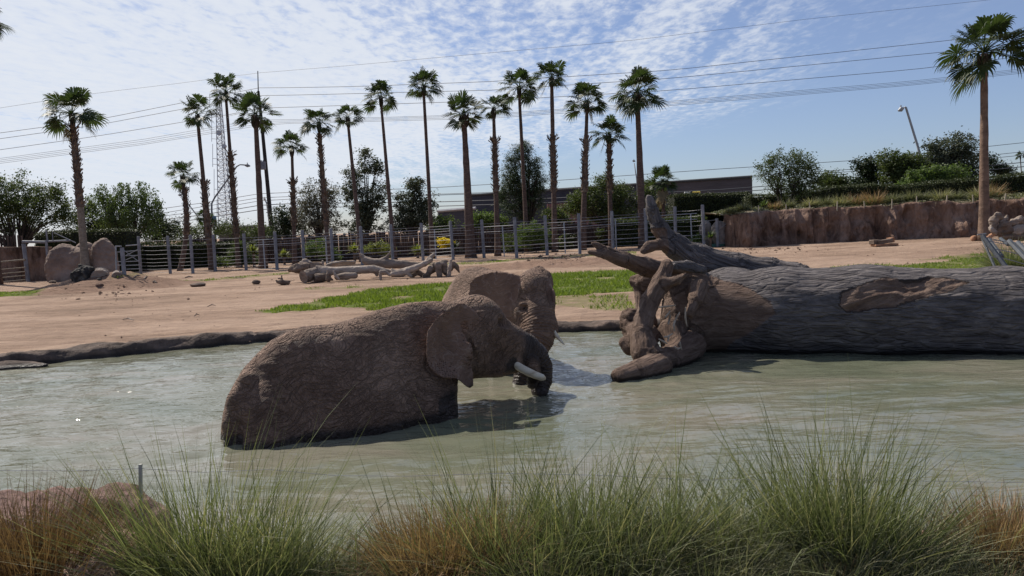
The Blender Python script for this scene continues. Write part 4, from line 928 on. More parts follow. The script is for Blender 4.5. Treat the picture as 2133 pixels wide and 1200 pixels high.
m_yflow = leafmat('yellow_blossom', (.75, .55, .02), (.85, .68, .04), .3)
ys = T('flowering_shrub', 'bright yellow flowering bush behind the fence over the log pile', 930, 55, [(930, 507, 17, 9), (925, 502, 12, 6)], m_yflow, cat='shrub', ncl=60, per=60, sig=.10, seed=70, leaf=.07, limb=.03)
def spiky(label, px, py, d, r, n, mat, width=.05, seed=0, cat='plant', name='spiky_plant', group=None, zf=None, sweep=1.0):
    rs = np.random.default_rng(seed+300); c = P(px, py, d); zg = float(gz(c[0], c[1], True)) if zf is None else zf; R_ = r/F*d; V = []; Fs = []
    for i in range(n):
        a = rs.uniform(0, 6.28); e = rs.uniform(.1, 1.5); L = R_*rs.uniform(.7, 1.15); o = np.array([math.cos(a)*math.cos(e), math.sin(a)*math.cos(e), math.sin(e)]); s_ = np.array([-math.sin(a), math.cos(a), 0]); pv = None
        for t in (0, .35, .7, 1):
            w_ = width*(1-t**2)+.002; q = c+o*L*t+np.array([0, 0, -.25*L*t*t*sweep])
            if pv is not None: k = len(V); V += [pv-s_*pw_, pv+s_*pw_, q+s_*w_, q-s_*w_]; Fs.append((k, k+1, k+2, k+3))
            pv = q; pw_ = w_
    root = empty(name, (c[0], c[1], zg), label, cat, group)
    b = MB(); b.tube([(c[0], c[1], zg-.1), (c[0], c[1], c[2]+.05)], [R_*.12, R_*.1], 7); b.obj('stem', m_boot, root)
    mesh_obj('leaves', fast_mesh('leaves', V, Fs, False, {'tint': np.clip(rs.normal(.5, .25, len(Fs)), 0, 1)}), mat, root); return root
for i, a_ in enumerate([('young yellow green fan plant behind the fence right of the thick smooth palm foot', 592, 535, 55, 22, 90, m_lf_yel),
      ('grey green spiky plant behind the fence left of the thick smooth palm', 500, 525, 55, 34, 130, m_lf_will),
      ('yellow green spiky plant touching the thick smooth palm on its left', 528, 528, 54, 28, 110, m_lf_yel),
      ('yellow green spiky plant behind the fence over the left end of the log pile', 738, 525, 55, 26, 100, m_lf_yel),
      ('dark green spiky plant right of the yellow flowers', 945, 520, 55, 28, 120, m_lf_dark),
      ('yellow spiky plant left of the yellow flowers', 870, 528, 55, 26, 100, m_lf_yel),
      ('pale yucca on top of the left end of the mud wall', 1592, 432, 46, 22, 110, m_lf_will),
      ('broad leaved green plant between fence post and pale boulders', 1480, 495, 46, 20, 60, m_lf_lime)]):
    spiky(*a_, seed=i, zf=(3.0 if '1592' in str(a_[1]) else None))
# ---- clipped hedges
def hedge(label, pts, d0, d1, thick, mat, n, seed=0, core=(.010, .014, .008), leaf=.10, zb=None):
    """pts: (px, top py) along the top; depth runs d0..d1"""
    rs = np.random.default_rng(seed+700); k = len(pts); q = [P(p[0], p[1], d0+(d1-d0)*i/(k-1)) for i, p in enumerate(pts)]
    zb_ = [float(gz(a[0], a[1], True)) if zb is None else zb for a in q]; root = empty('hedge', (q[0][0], q[0][1], zb_[0]), label, 'hedge')
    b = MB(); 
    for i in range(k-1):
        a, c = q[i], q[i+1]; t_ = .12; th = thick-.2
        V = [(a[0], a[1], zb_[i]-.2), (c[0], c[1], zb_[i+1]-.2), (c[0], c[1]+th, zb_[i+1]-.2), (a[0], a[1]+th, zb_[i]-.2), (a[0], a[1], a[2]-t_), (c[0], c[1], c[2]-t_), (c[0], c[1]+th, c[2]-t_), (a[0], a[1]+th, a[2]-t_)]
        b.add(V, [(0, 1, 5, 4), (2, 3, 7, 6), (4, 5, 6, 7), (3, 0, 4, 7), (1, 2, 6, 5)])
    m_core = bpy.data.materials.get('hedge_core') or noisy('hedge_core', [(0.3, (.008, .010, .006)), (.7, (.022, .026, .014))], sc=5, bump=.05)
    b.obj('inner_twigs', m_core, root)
    u = rs.uniform(0, k-1, n); i0 = np.minimum(u.astype(int), k-2); f_ = (u-i0)[:, None]; Q_ = np.array(q); base = Q_[i0]*(1-f_)+Q_[i0+1]*f_; zb2 = np.array(zb_)[i0]
    top = rs.random(n) < .42; C = base.copy()
    C[top, 1] += rs.uniform(0, thick, top.sum()); C[top, 2] += rs.normal(0, .06, top.sum()) + .10*fbm(base[top]*1.3, 2, 5)
    nt_ = ~top; C[nt_, 2] = zb2[nt_] + (base[nt_, 2]-zb2[nt_])*rs.random(nt_.sum()); C[nt_, 1] += rs.normal(-.10, .07, nt_.sum())
    ne = n//10; en = np.where(rs.random(ne) < .5, 0, k-1); E = Q_[en].copy(); zbe = np.array(zb_)[en]; E[:, 0] += np.where(en == 0, -1, 1)*rs.uniform(-.02, .14, ne); E[:, 1] += rs.uniform(-.1, thick, ne); E[:, 2] = zbe+(E[:, 2]-zbe)*rs.random(ne)
    C = np.concatenate([C, E]); n += ne
    tint = np.clip(0*rs.random(n)+rs.normal(.45, .25, n), 0, 1)
    leaf_obj('foliage', C, leaf, mat, root, seed, .6, 0, tint); return root
m_lf_hedge = leafmat('hedge_leaf', (.020, .030, .009), (.070, .082, .020), .15)
hedge('clipped hedge with yellowish top behind the left boulders', [(72, 487), (110, 484), (150, 481), (262, 479)], 57, 55, 2.2, m_lf_hedge, 15000, 1)
hedge('long low ivy covered wall behind the left part of the fence', [(243, 514), (300, 509), (400, 509), (480, 506), (570, 500)], 57, 60, 1.4, m_lf_hedge, 17000, 2)
hedge('tall dark clipped hedge right of the short bushy palm', [(1404, 408), (1450, 405), (1500, 404), (1565, 402)], 56, 58, 2.4, m_lf_hedge, 15000, 3)
hedge('dark hedge line running behind the grasses on top of the mud wall', [(1565, 408), (1650, 404), (1740, 388), (1820, 384), (1880, 388), (1960, 378), (2040, 372), (2133, 362), (2260, 352)], 55, 50, 2.0, m_lf_hedge, 26000, 4, zb=2.6)
hedge('ivy topped mesh fence between the shaggy palms and the tall hedge', [(1275, 462), (1350, 458), (1400, 456), (1470, 452)], 54, 52, .7, m_lf_mesq, 14000, 5)
# ================================================================== MUD WALL AND TERRACE (right)
def f_mud(t, b, pos):
    n1 = NOISE(t, SCALEV(t, pos, (1, 1, .6)), .9, 6, .62, .4); n2 = NOISE(t, SCALEV(t, pos, (1.6, 1.6, .7)), 3.5, 6, .7)
    c = RAMP(t, n1, [(0.3, (.095, .064, .050)), (0.47, (.19, .122, .092)), (0.62, (.29, .198, .155)), (.75, (.27, .225, .195))])
    c = MIX(t, .6, c, RAMP(t, n2, [(0.3, (.5, .46, .44)), (0.5, (1, 1, 1)), (.7, (1.1, 1.1, 1.08))]), 'MULTIPLY')
    st = NOISE(t, SCALEV(t, pos, (2.2, 2.2, .35)), 1.0, 5, .65); c = MIX(t, .75, c, RAMP(t, st, [(0.36, (.30, .27, .26)), (0.50, (.95, .95, .95)), (.7, (1.12, 1.12, 1.1))]), 'MULTIPLY')  # dark vertical streaks: crevice shade painted into the wall colour
    t.links.new(c, b.inputs['Base Color']); BUMP(t, b, M_(t, 'ADD', n2, M_(t, 'MULTIPLY', st, 1.2)), .16, 1.0)
m_mud = material('mud_rock', f_mud, rough=.95, spec=.1)
wl = [(1512, 514, 452), (1535, 515, 446), (1560, 515, 441), (1620, 510, 440), (1690, 507, 434), (1740, 505, 432), (1800, 502, 432), (1860, 500, 428), (1905, 498, 422), (1960, 496, 419), (2010, 494, 420), (2060, 491, 418), (2133, 489, 414), (2240, 486, 406), (2400, 482, 396)]
wb_ = np.array([G(a, b2) for a, b2, _ in wl]); wt_ = np.array([P(a, c2, depth(q)) for (a, _, c2), q in zip(wl, wb_)])
u = np.linspace(0, len(wl)-1, 620); kk = np.arange(len(wl)); rows = 30; V = []
lin = np.concatenate([[0], np.cumsum(np.linalg.norm(np.diff(wb_[:, :2], axis=0), axis=1))])
for j in range(rows+6):
    q = min(j/rows, 1.0)
    B_ = np.stack([np.interp(u, kk, wb_[:, i]) for i in range(3)], -1); T_ = np.stack([np.interp(u, kk, wt_[:, i]) for i in range(3)], -1)
    p = B_*(1-q)+T_*q; p[:, 1] += .18*q + (0 if j <= rows else (j-rows)*.16); p[:, 2] -= .0 if j <= rows else -.0
    if j == 0: p[:, 2] -= .25
    ll = np.interp(u, kk, lin); p2 = np.stack([ll, np.full_like(ll, q*2.0), 0*ll], -1)
    fl = ridge(np.stack([ll*.85, q*.35+0*ll, 0*ll], -1), 3, 201)   # vertical flutes
    und = .22*math.sin(q*math.pi*.9) + .0
    amp = 1.0 if j <= rows else .2
    p[:, 1] += amp*(.55*(-fl)*(.35+math.sin(q*math.pi)*.8) + und - .30*fbm(p2*1.5, 4, 203) - .12*ridge(p2*np.array([3, 1.5, 1]), 3, 207)*(1-q))
    p[:, 2] += (.10*fbm(np.stack([ll*1.2, 0*ll, 0*ll], -1), 3, 210) + .07*ridge(np.stack([ll*.5, 0*ll, 0*ll], -1), 2, 211))*min(1, q*1.4)
    if j == rows: p[:, 1] += .05; 
    if j > rows: p[:, 2] += .03
    V.append(p)
V = np.stack(V, 1).reshape(-1, 3); ni, nj = len(u), rows+6; ii = np.arange(ni*nj).reshape(ni, nj)
Fq = np.stack([ii[:-1, :-1], ii[1:, :-1], ii[1:, 1:], ii[:-1, 1:]], -1).reshape(-1, 4)
o = mesh_obj('mud_wall', fast_mesh('mud_wall', V, Fq, True), m_mud, loc=wb_[5]); tag(o, 'long reddish brown fluted mud rock retaining wall across the right background', 'wall')
top_edge = V.reshape(ni, nj, 3)[:, -3]
ext = np.array([0, .6, 1.4, 2.5, 4, 7, 11, 20, 40, 80]); V = []
for e in ext:
    p = top_edge.copy(); p[:, 1] += e; p[:, 2] += -.02 + .03*min(e, 6) + .15*fbm(np.stack([p[:, 0]*.6, p[:, 1]*.6, 0*p[:, 0]], -1), 3, 220)*(e > 0) - (0.0 if e else .02); p[:, 0] += e*.35*np.linspace(.3, 1, len(p)); V.append(p)
V = np.stack(V, 1); 
V = V.reshape(-1, 3); ni, nj = len(u), len(ext); ii = np.arange(ni*nj).reshape(ni, nj); Fq = np.stack([ii[:-1, :-1], ii[1:, :-1], ii[1:, 1:], ii[:-1, 1:]], -1).reshape(-1, 4)
m_terr = noisy('terrace_soil', [(0.3, (.07, .065, .035)), (0.5, (.14, .115, .075)), (.7, (.20, .155, .11))], sc=2, bump=.05)
tag(mesh_obj('terrace', fast_mesh('terrace', V, Fq, True), m_terr), kind='structure')
def terz(px):   # top of wall at pixel column
    c = [l[0] for l in wl]; return np.array([np.interp(px, c, wt_[:, i]) for i in range(3)])
# ------------------------------------------------------------------ grass tufts
m_gr_green = leafmat('deer_grass', (.058, .078, .026), (.25, .27, .14), .32, .5)
m_gr_pale = leafmat('pale_grass', (.19, .19, .11), (.36, .32, .20), .35, .6)
m_gr_tan = leafmat('dry_grass', (.17, .105, .06), (.42, .28, .165), .3, .6)
m_gr_mat = leafmat('matted_grass', (.075, .085, .045), (.24, .23, .15), .3, .6)
def blades(rs, c, r0, h, n, spread, width, curl=.6, seg=5, lean=(0, 0), zf=None, hmin=.45, stiffp=1.6):
    a = rs.uniform(0, 2*np.pi, n); rr = r0*np.sqrt(rs.random(n)); base = np.stack([c[0]+rr*np.cos(a), c[1]+rr*np.sin(a), np.full(n, c[2])], -1)
    if zf is not None: base[:, 2] = zf(base[:, 0], base[:, 1])
    az = a + rs.normal(0, .55, n); L = h*(hmin+(1-hmin)*rs.random(n)**1.6); tl = np.clip(spread*(.25+.75*rr/r0)*rs.uniform(.2, 1.5, n), 0, 1.5)
    d = np.stack([np.cos(az)*np.sin(tl)+lean[0], np.sin(az)*np.sin(tl)+lean[1], np.cos(tl)], -1); d /= np.linalg.norm(d, axis=1)[:, None]
    hz_ = np.stack([np.cos(az), np.sin(az), 0*az], -1); cu = curl*rs.random(n)**stiffp*L
    fa = rs.uniform(0, np.pi, n); sdv = np.stack([np.cos(fa), np.sin(fa), 0*fa], -1); ts = np.linspace(0, 1, seg+1); P_ = []
    wr_ = rs.uniform(.55, 1.6, n)[:, None]
    for t in ts:
        q = base + d*(L*t)[:, None] + hz_*(cu*t**2*.75)[:, None]; q[:, 2] -= cu*t**2.3*.62; w_ = width*(1-t**2.4)+width*.08
        P_.append((q-sdv*w_*wr_, q+sdv*w_*wr_))
    V = np.stack([x for pr in P_ for x in pr], 1); k = 2*(seg+1); idx = np.arange(n)[:, None]*k; Fs = []
    for i in range(seg): Fs.append(np.stack([idx[:, 0]+2*i, idx[:, 0]+2*i+1, idx[:, 0]+2*i+3, idx[:, 0]+2*i+2], -1))
    Fs = np.stack(Fs, 1).reshape(-1, 4); tint = np.repeat(np.clip(rs.normal(.45, .25, n), 0, 1), seg); return V.reshape(-1, 3), Fs, tint
def tuft(label, c, mats, seed=0, name='grass_tuft', group=None, cat='grass tuft'):
    root = empty(name, c, label, cat, group); rs = np.random.default_rng(seed+500)
    for (pn, mt, kw) in mats:
        V, Fs, tn = blades(rs, c, **kw); mesh_obj(pn, fast_mesh(pn, V, Fs, False, {'tint': tn}), mt, root)
    return root
TT = [(1532, 0, 22, 'g', 'green tuft at the left corner of the mud wall'), (1562, .5, 26, 'g', 'green and straw tuft just right of the wall corner'), (1625, .3, 26, 't', 'straw coloured tuft right of the yucca'), (1660, .8, 32, 'g', 'grey green tuft under the airy mesquite'),
      (1705, .4, 28, 'p', 'pale tuft right of the airy mesquite stems'), (1745, 1.2, 34, 'g', 'dark green tuft in the shade right of the mesquite'), (1775, .7, 36, 'p', 'pale feathery tuft left of the two big blond ones'), (1812, 1.0, 40, 't', 'large blond plumed tuft, left one of the pair'),
      (1845, .6, 44, 't', 'largest blond plumed tuft, right one of the pair'), (1885, .6, 34, 'g', 'brownish green tuft right of the blond pair'), (1925, .7, 34, 'g', 'grey green tuft below the tall street lamp'), (1958, .9, 30, 'g', 'dark tuft left of the arching blond tuft'),
      (1990, .6, 38, 'p', 'arching blond tuft left of the orange brown palm trunk'), (2025, .8, 34, 'g', 'tuft half behind the orange brown palm trunk'), (2078, .8, 42, 'p', 'pale tuft right of the orange brown palm trunk'), (2112, 1.2, 48, 't', 'blond tuft at the far right on top of the wall')]
for i, (px, dy, hpx, kd, lab) in enumerate(TT):
    c = terz(px); d = depth(c); c = c + np.array([0, .75+dy, .06+.03*dy]); h = hpx/F*d*1.0
    mt = {'g': m_gr_mat, 'p': m_gr_pale, 't': m_gr_tan}[kd]
    ms = [('blades', mt, dict(r0=h*.30, h=h, n=420, spread=.95, width=.012, curl=1.0))]
    ms.append(('green_blades', m_gr_green, dict(r0=h*.4, h=h*.7, n=260, spread=1.1, width=.012, curl=.8)))
    tuft(lab+' on the terrace' if 'wall' not in lab else lab, c, ms, seed=i)
# low scrub filling the terrace
rs = np.random.default_rng(77); n = 6500; uu = rs.uniform(0, len(wl)-1, n); cc = np.stack([np.interp(uu, kk, wt_[:, i]) for i in range(3)], -1); off = rs.uniform(.35, 6, n)
cc[:, 1] += off; cc[:, 2] += .03*np.minimum(off, 6)+.03+rs.uniform(0, .16, n)*np.clip(off/1.5, .2, 1); cc[:, 0] += off*.35*(.3+.7*uu/len(wl))
o = leaf_obj('ground_cover', cc, .17, m_gr_mat, None, 78); tag(o, 'low scrubby plants covering the terrace above the wall', 'ground cover', kind='stuff')
m_stake = noisy('pale_stake', [(0.3, (.30, .26, .19)), (.7, (.48, .43, .33))], sc=6, bump=.01)
for px, lab in ((1583, 'under the pale yucca'), (1642, 'below the airy mesquite stems'), (1692, 'just right of the airy mesquite'), (1748, 'between the airy mesquite and the blond tufts'), (1806, 'in front of the left blond tuft'), (1863, 'leaning, right of the largest blond tuft'), (1915, 'below the tall street lamp'), (1978, 'before the arching blond tuft'), (2034, 'just left of the orange brown palm trunk'), (2100, 'right of the orange brown palm trunk')):
    c = terz(px); c = c+np.array([0, .28, 0]); b = MB(); ln = random.uniform(-.06, .06); b.tube([c+np.array([0, 0, -.2]), c+np.array([ln*.5, 0, .12]), c+np.array([ln, 0, .36])], [.033, .032, .028], 6)
    tag(b.obj('stake', m_stake, loc=c), 'short pale stake on the wall top '+lab, 'stake', 'short stakes along the top of the mud wall')
# ------------------------------------------------------------------ lawn blades
m_lawn = leafmat('lawn_grass', (.085, .130, .018), (.21, .26, .045), .45, .55)
def lawn(g, dens_, seed, h=.13):
    rs = np.random.default_rng(seed); lo, hi = g.min(0), g.max(0); ar = np.prod(hi-lo); n = int(min(ar*380*dens_, 110000)); x = rs.uniform(lo[0]-.3, hi[0]+.3, n); y = rs.uniform(lo[1]-.3, hi[1]+.3, n); p = nx3(x, y)
    jx = .35*fbm(p*1.4, 3, 20); jy = .35*fbm(p*1.4+40, 3, 21); m = inpoly(x+jx, y+jy, g) & (fbm(p*1.1, 3, 25) > (-.35 if dens_ > .7 else -.02)) & (y > yfar(x)+.15); x, y = x[m], y[m]; n = len(x)
    z = gz(x, y); a = rs.uniform(0, 6.28, n); L = h*rs.uniform(.4, 1.3, n)*(1+.5*fbm(nx3(x, y)*.9, 2, 26)); w_ = .012+.010*rs.random(n); lean = rs.normal(0, .05, (n, 2))
    b0 = np.stack([x-np.cos(a)*w_, y-np.sin(a)*w_, z-.01], -1); b1 = np.stack([x+np.cos(a)*w_, y+np.sin(a)*w_, z-.01], -1); t1 = np.stack([x+lean[:, 0]+np.cos(a)*w_*.3, y+lean[:, 1]+np.sin(a)*w_*.3, z+L], -1); t0 = np.stack([x+lean[:, 0]-np.cos(a)*w_*.3, y+lean[:, 1]-np.sin(a)*w_*.3, z+L], -1)
    return np.stack([b0, b1, t1, t0], 1).reshape(-1, 3), np.clip(rs.normal(.5, .28, n), 0, 1)
def lawn_obj(idx, lab):
    Vs, ts = [], []
    for i in idx: v_, t_ = lawn(LAWNS[i][0], LAWNS[i][1], 800+i, .085 if i < 2 else .065); Vs.append(v_); ts.append(t_)
    V = np.concatenate(Vs); tn = np.concatenate(ts); o = mesh_obj('grass', fast_mesh('grass', V, np.arange(len(V)).reshape(-1, 4), False, {'tint': tn}), m_lawn); tag(o, lab, 'grass', kind='stuff')
lawn_obj([0, 1, 2], 'bright green lawn strip behind the elephants'); lawn_obj([3, 4, 5], 'green lawn strip behind the fallen trunk on the right'); lawn_obj([6, 7], 'small green grass patches on the bare ground at the left'); lawn_obj([8, 9, 10], 'thin weeds growing along the foot of the cable fence')
# ================================================================== CABLE FENCE
m_post = noisy('grey_post', [(0.3, (.13, .135, .155)), (.5, (.20, .205, .225)), (.7, (.27, .275, .29))], sc=3, bump=.01, rough=.7)
m_steel = noisy('galvanised_pipe', [(0.3, (.26, .27, .29)), (.7, (.40, .41, .43))], sc=5, bump=0, rough=.4, metal=.6, spec=.5)
m_cable = noisy('steel_cable', [(0.3, (.20, .20, .21)), (.7, (.33, .33, .34))], sc=5, bump=0, rough=.5, metal=.3)
PO = [(288, 493, 293.5, 571), (349, 492, 355, 570), (396.5, 490, 402, 570), (444, 489, 449, 566), (507.5, 487, 513, 563), (572, 483, 577.5, 562), (629.5, 480, 634, 558), (689, 476, 693.5, 555), (751, 472, 755, 552), (813.5, 468, 818.5, 547),
      (877, 465, 881.5, 543), (938, 461, 944, 541), (1003, 458, 1008.5, 537), (1071.5, 453, 1076.5, 537), (1135, 449, 1140, 532), (1205, 445, 1208, 529), (1274, 440, 1277.5, 523), (1344, 435, 1347, 519), (1405.5, 431, 1408, 517), (1463, 427, 1467, 516)]
fr = None; bases = []; tops = []
for (tx, ty, bx, by) in PO:
    q = G(bx, by); bases.append(q); tops.append(P(tx, ty, depth(q)))
fr = empty('cable_fence', bases[9], 'long grey post and steel cable fence across the background', 'fence')
for i, (q, tp) in enumerate(zip(bases, tops)):
    b = MB(); v = tp-q; r = .105; b.tube([q-v*.05, q+v*.5, tp], [r, r, r], 8); b.tube([tp, tp+np.array([0, 0, .02])], [r*.9, r*.6], 8); b.obj('post', m_post, fr, smooth=False)
for lv in (.04, .13, .22, .31, .41, .52, .63, .75, .89):
    b = MB(); pts = []
    for i in range(len(bases)):
        p = bases[i]*(1-lv)+tops[i]*lv + np.array([0, -.10, 0]); pts.append(p)
        if i < len(bases)-1:
            p2 = bases[i+1]*(1-lv)+tops[i+1]*lv+np.array([0, -.10, 0]); pts.append((p+p2)/2-np.array([0, 0, .02+.02*random.random()]))
    b.tube(pts, .010, 4); b.obj('cable', m_cable, fr)
# inner pipe rails a little behind
rl_ = empty('pipe_rail_fence', bases[7]+np.array([0, 2, 0]), 'bright galvanised pipe rail fence standing just behind the cable fence', 'fence')
def fpt(px, lv, back):
    x = [p[2] for p in PO]; q = np.array([np.interp(px, x, [b2[i] for b2 in bases]) for i in range(3)]); tq = np.array([np.interp(px, x, [b2[i] for b2 in tops]) for i in range(3)]); return q*(1-lv)+tq*lv+np.array([0, back, 0])
for lv, x0, x1 in [(.80, 520, 1465), (.66, 520, 1465), (.27, 555, 1465)]:
    b = MB(); b.tube([fpt(x, lv+.01, 1.2) for x in np.arange(x0, x1+1, 35)], .024, 6); b.obj('rail', m_steel, rl_)
for px in (540, 672, 812, 905, 1051, 1181, 1290, 1378, 1452):
    b = MB(); b.tube([fpt(px, -.08, 1.25), fpt(px, .80, 1.25)], .045, 6); b.obj('post', m_steel, rl_)
# gate on the left
gt = empty('gate', G(270, 573), 'narrow steel gate with crossed braces between the boulder and the cable fence', 'gate'); gd = depth(G(270, 573))
def gp_(x, y): return P(x, y, gd)
for x0, y0, x1, y1, r, nm in [(254, 516, 259, 573, .10, 'post'), (241, 514, 243, 570, .04, 'frame'), (262, 512, 286, 510, .03, 'frame'), (240, 513, 253, 513, .03, 'frame'), (258, 524, 288, 522, .02, 'rail'), (258, 533, 288, 532, .02, 'rail'), (259, 545, 290, 544, .02, 'rail'), (259, 553, 291, 552, .02, 'rail'), (260, 561, 291, 560, .02, 'rail'), (241, 525, 254, 525, .02, 'rail'), (242, 545, 256, 545, .02, 'rail'), (242, 553, 256, 552, .02, 'rail'), (259, 534, 287, 520, .018, 'brace'), (259, 522, 288, 544, .018, 'brace'), (258, 543, 288, 531, .018, 'brace')]:
    b = MB(); b.tube([gp_(x0, y0), gp_(x1, y1)], r, 8 if r > .05 else 5); b.obj(nm, m_post if r > .05 else m_cable, gt)
# small gate section by the mud wall
g2 = empty('gate', G(1505, 514), 'two post cable section between the fence end and the mud wall', 'gate'); gd2 = depth(G(1505, 514))
for x0, y0, x1, y1, r, nm in [(1493, 455, 1495, 514, .10, 'post'), (1517, 453, 1518, 510, .10, 'post'), (1495, 475, 1518, 471, .012, 'cable'), (1495, 490, 1540, 489, .012, 'cable'), (1495, 497, 1541, 496, .012, 'cable'), (1495, 507, 1542, 506, .03, 'rail'), (1497, 478, 1517, 463, .02, 'brace'), (1519, 478, 1538, 487, .012, 'cable'), (1466, 461, 1493, 458, .015, 'cable')]:
    b = MB(); b.tube([P(x0, y0, gd2), P(x1, y1, gd2)], r, 8 if r > .05 else 5); b.obj(nm, m_post if r > .05 else m_cable, g2)
# palisade of dark stakes
m_pal = noisy('dark_stake', [(0.3, (.030, .022, .020)), (.5, (.065, .045, .038)), (.7, (.13, .09, .07))], sc=3, bump=.03, stretch=(1, 1, .3))
def palisade(label, tops_, d0, d1, step, zb=None, wpx=5.5):
    x0, x1 = tops_[0][0], tops_[-1][0]; xs_ = np.arange(x0, x1, step); root = None; k = len(xs_); bm_ = None
    for i, x in enumerate(xs_):
        d = d0+(d1-d0)*i/k; ty = np.interp(x, [a[0] for a in tops_], [a[1] for a in tops_])+random.uniform(-5, 3); tp = P(x, ty, d); g_ = float(gz(tp[0], tp[1], True)) if zb is None else zb
        if root is None: root = empty('stake_fence', (tp[0], tp[1], g_), label, 'fence'); me = None
        h = tp[2]-g_+.1
        if me is None: b = MB(); r = wpx/F*d/2; b.tube([(0, 0, 0), (r*.1, 0, .5), (0, 0, 1)], [r*1.05, r, r*.9], 7, wob=.08); me = bpy.data.meshes.new('stake'); me.from_pydata(b.v, [], b.f); me.materials.append(m_pal)
        o = bpy.data.objects.new('stake', me); o.location = (tp[0]-root.location.x, tp[1]-root.location.y, -.1); o.scale = (random.uniform(.85, 1.15), 1, h); o.rotation_euler = (0, random.uniform(-.015, .015), random.uniform(0, 6)); link(o, root)
palisade('dark wooden stake palisade behind the fence and the log pile', [(556, 499), (640, 492), (760, 486), (880, 481), (1000, 475), (1100, 466), (1180, 458), (1285, 460)], 59, 56, 5.2)
palisade('dark stake palisade at the left edge above the rock panels', [(-30, 492), (0, 492), (50, 492)], 52, 52, 7.5, wpx=4.5)
palisade('line of dark stakes showing low between the lattice tower and utility pole', [(383, 498), (470, 499), (560, 496)], 61, 60, 6.0, wpx=6)
# ------------------------------------------------------------------ left panels, frame, boulders
m_bould = noisy('boulder', [(0.25, (.12, .088, .072)), (0.45, (.20, .145, .118)), (0.6, (.26, .195, .16)), (.8, (.32, .25, .215))], sc=1.0, bump=.10, bsc=3, rough=.9)
m_bould_g = noisy('grey_boulder', [(0.3, (.10, .088, .08)), (0.5, (.18, .16, .145)), (.7, (.27, .24, .22))], sc=1.5, bump=.04, bsc=7, rough=.9)
def slab(name, x0, y0, x1, y1, d, th, mat, label, seed, cat='wall'):
    """an upright rock panel with uneven edges: px box, d depth"""
    nx_, nz_ = 30, 22; V = []
    for i in range(nx_):
        for j in range(nz_):
            fx, fz = i/(nx_-1), j/(nz_-1); p = P(x0+(x1-x0)*fx, y1+(y0-y1)*fz, d); V.append(p)
    V = np.array(V); V[:, 1] += .12*fbm(V*1.2+seed, 4, seed)-.05*ridge(V*2.5, 3, seed+1); V[:, 2] += .05*fbm(V*2, 3, seed+5)*(np.tile(np.arange(nz_), nx_) > nz_-3)
    B_ = V.copy(); B_[:, 1] += th; ii = np.arange(nx_*nz_).reshape(nx_, nz_); o_ = nx_*nz_
    Fq = [np.stack([ii[:-1, :-1], ii[1:, :-1], ii[1:, 1:], ii[:-1, 1:]], -1).reshape(-1, 4)]; Fq.append(Fq[0][:, ::-1]+o_)
    for e in (ii[:, 0], ii[:, -1][::-1], ii[0][::-1], ii[-1]): Fq.append(np.stack([e[1:], e[:-1], e[:-1]+o_, e[1:]+o_], -1))
    o = mesh_obj(name, fast_mesh(name, np.concatenate([V, B_]), np.concatenate(Fq), True), mat, loc=P((x0+x1)/2, y1, d)); tag(o, label, cat); return o
dl = depth(G(60, 587))
slab('rock_wall', -60, 515, 46, 589, dl+1.2, .5, m_mud, 'brown rock wall panel at the left edge behind the rails', 5)
slab('rock_wall', 52, 514, 99, 588, dl+.5, .5, m_mud, 'brown rock panel framed by the grey steel beam', 9)
fm = empty('steel_frame', P(75, 588, dl), 'grey steel door frame with a thick top beam around the rock panel', 'gate frame')
for x0, y0, x1, y1, r, nm in [(47, 503.5, 97, 504.5, .085, 'beam'), (100, 503, 147, 501, .06, 'beam'), (49, 508, 59, 588, .12, 'post'), (96, 500, 103, 586, .075, 'post'), (96, 480, 99, 502, .05, 'post'), (109, 482, 110, 501, .03, 'post'), (113, 485, 158, 506, .03, 'brace')]:
    b = MB(); b.tube([P(x0, y0, dl), P(x1, y1, dl)], r, 8); b.obj(nm, m_post, fm)
rr_ = empty('rail_fence', P(20, 590, dl-.4), 'rusty horizontal pipe rails in front of the rock panel at the left edge', 'fence')
for y0, y1, r in [(546, 541, .055), (562, 557, .035), (571, 566, .035), (579, 574, .035), (588, 583, .035)]:
    b = MB(); b.tube([P(-50, y0+3, dl-.3), P(0, y0, dl-.3), P(53, y1, dl-.3)], r, 8); b.obj('rail', m_trunk_grey, rr_)
def sdf_thing(name, label, cat, chains, mat, h=.03, k=.05, amp=.02, group=None, ells=(), seed=0, peel=False, loc=None):
    pts = [p for ch in chains for p in ch[0]] + [e[0] for e in ells]; m = .15 + max([max(ch[1]) for ch in chains] + [max(e[1]) for e in ells]); pts = np.array(pts)
    s = SDF(pts.min(0)-m, pts.max(0)+m, h)
    for ch in chains: s.chain(ch[0], ch[1], k)
    for e in ells: s.ell(e[0], e[1], e[2] if len(e) > 2 else 0, k)
    V, Q, n = s.build(1); V = V+n*(amp*fbm(V*3.0+seed, 4, seed)+amp*.6*ridge(V*5+seed, 3, seed+2)+(amp*.9*ridge(V*1.6+seed, 3, seed+7) if cat == 'boulder' else 0))[:, None]
    if loc is None: loc = np.array([pts[:, 0].mean(), pts[:, 1].mean(), pts[:, 2].min()-.1])
    o = mesh_obj(name, fast_mesh(name, V, Q, True, {'peel': np.full(len(V), .6), 'grain': V*2.5}), mat, loc=loc); tag(o, label, cat, group); return o
db = 47.0
sdf_thing('boulder', 'broad brown boulder with a pale rim behind the leftmost palm', 'boulder', [], m_bould, .06, .25, .07, ells=[(P(135, 548, db), (.95, .7, 1.15)), (P(172, 552, db), (.95, .7, 1.05)), (P(118, 560, db), (.55, .6, .85)), (P(150, 580, db), (1.4, .6, .6))], seed=3)
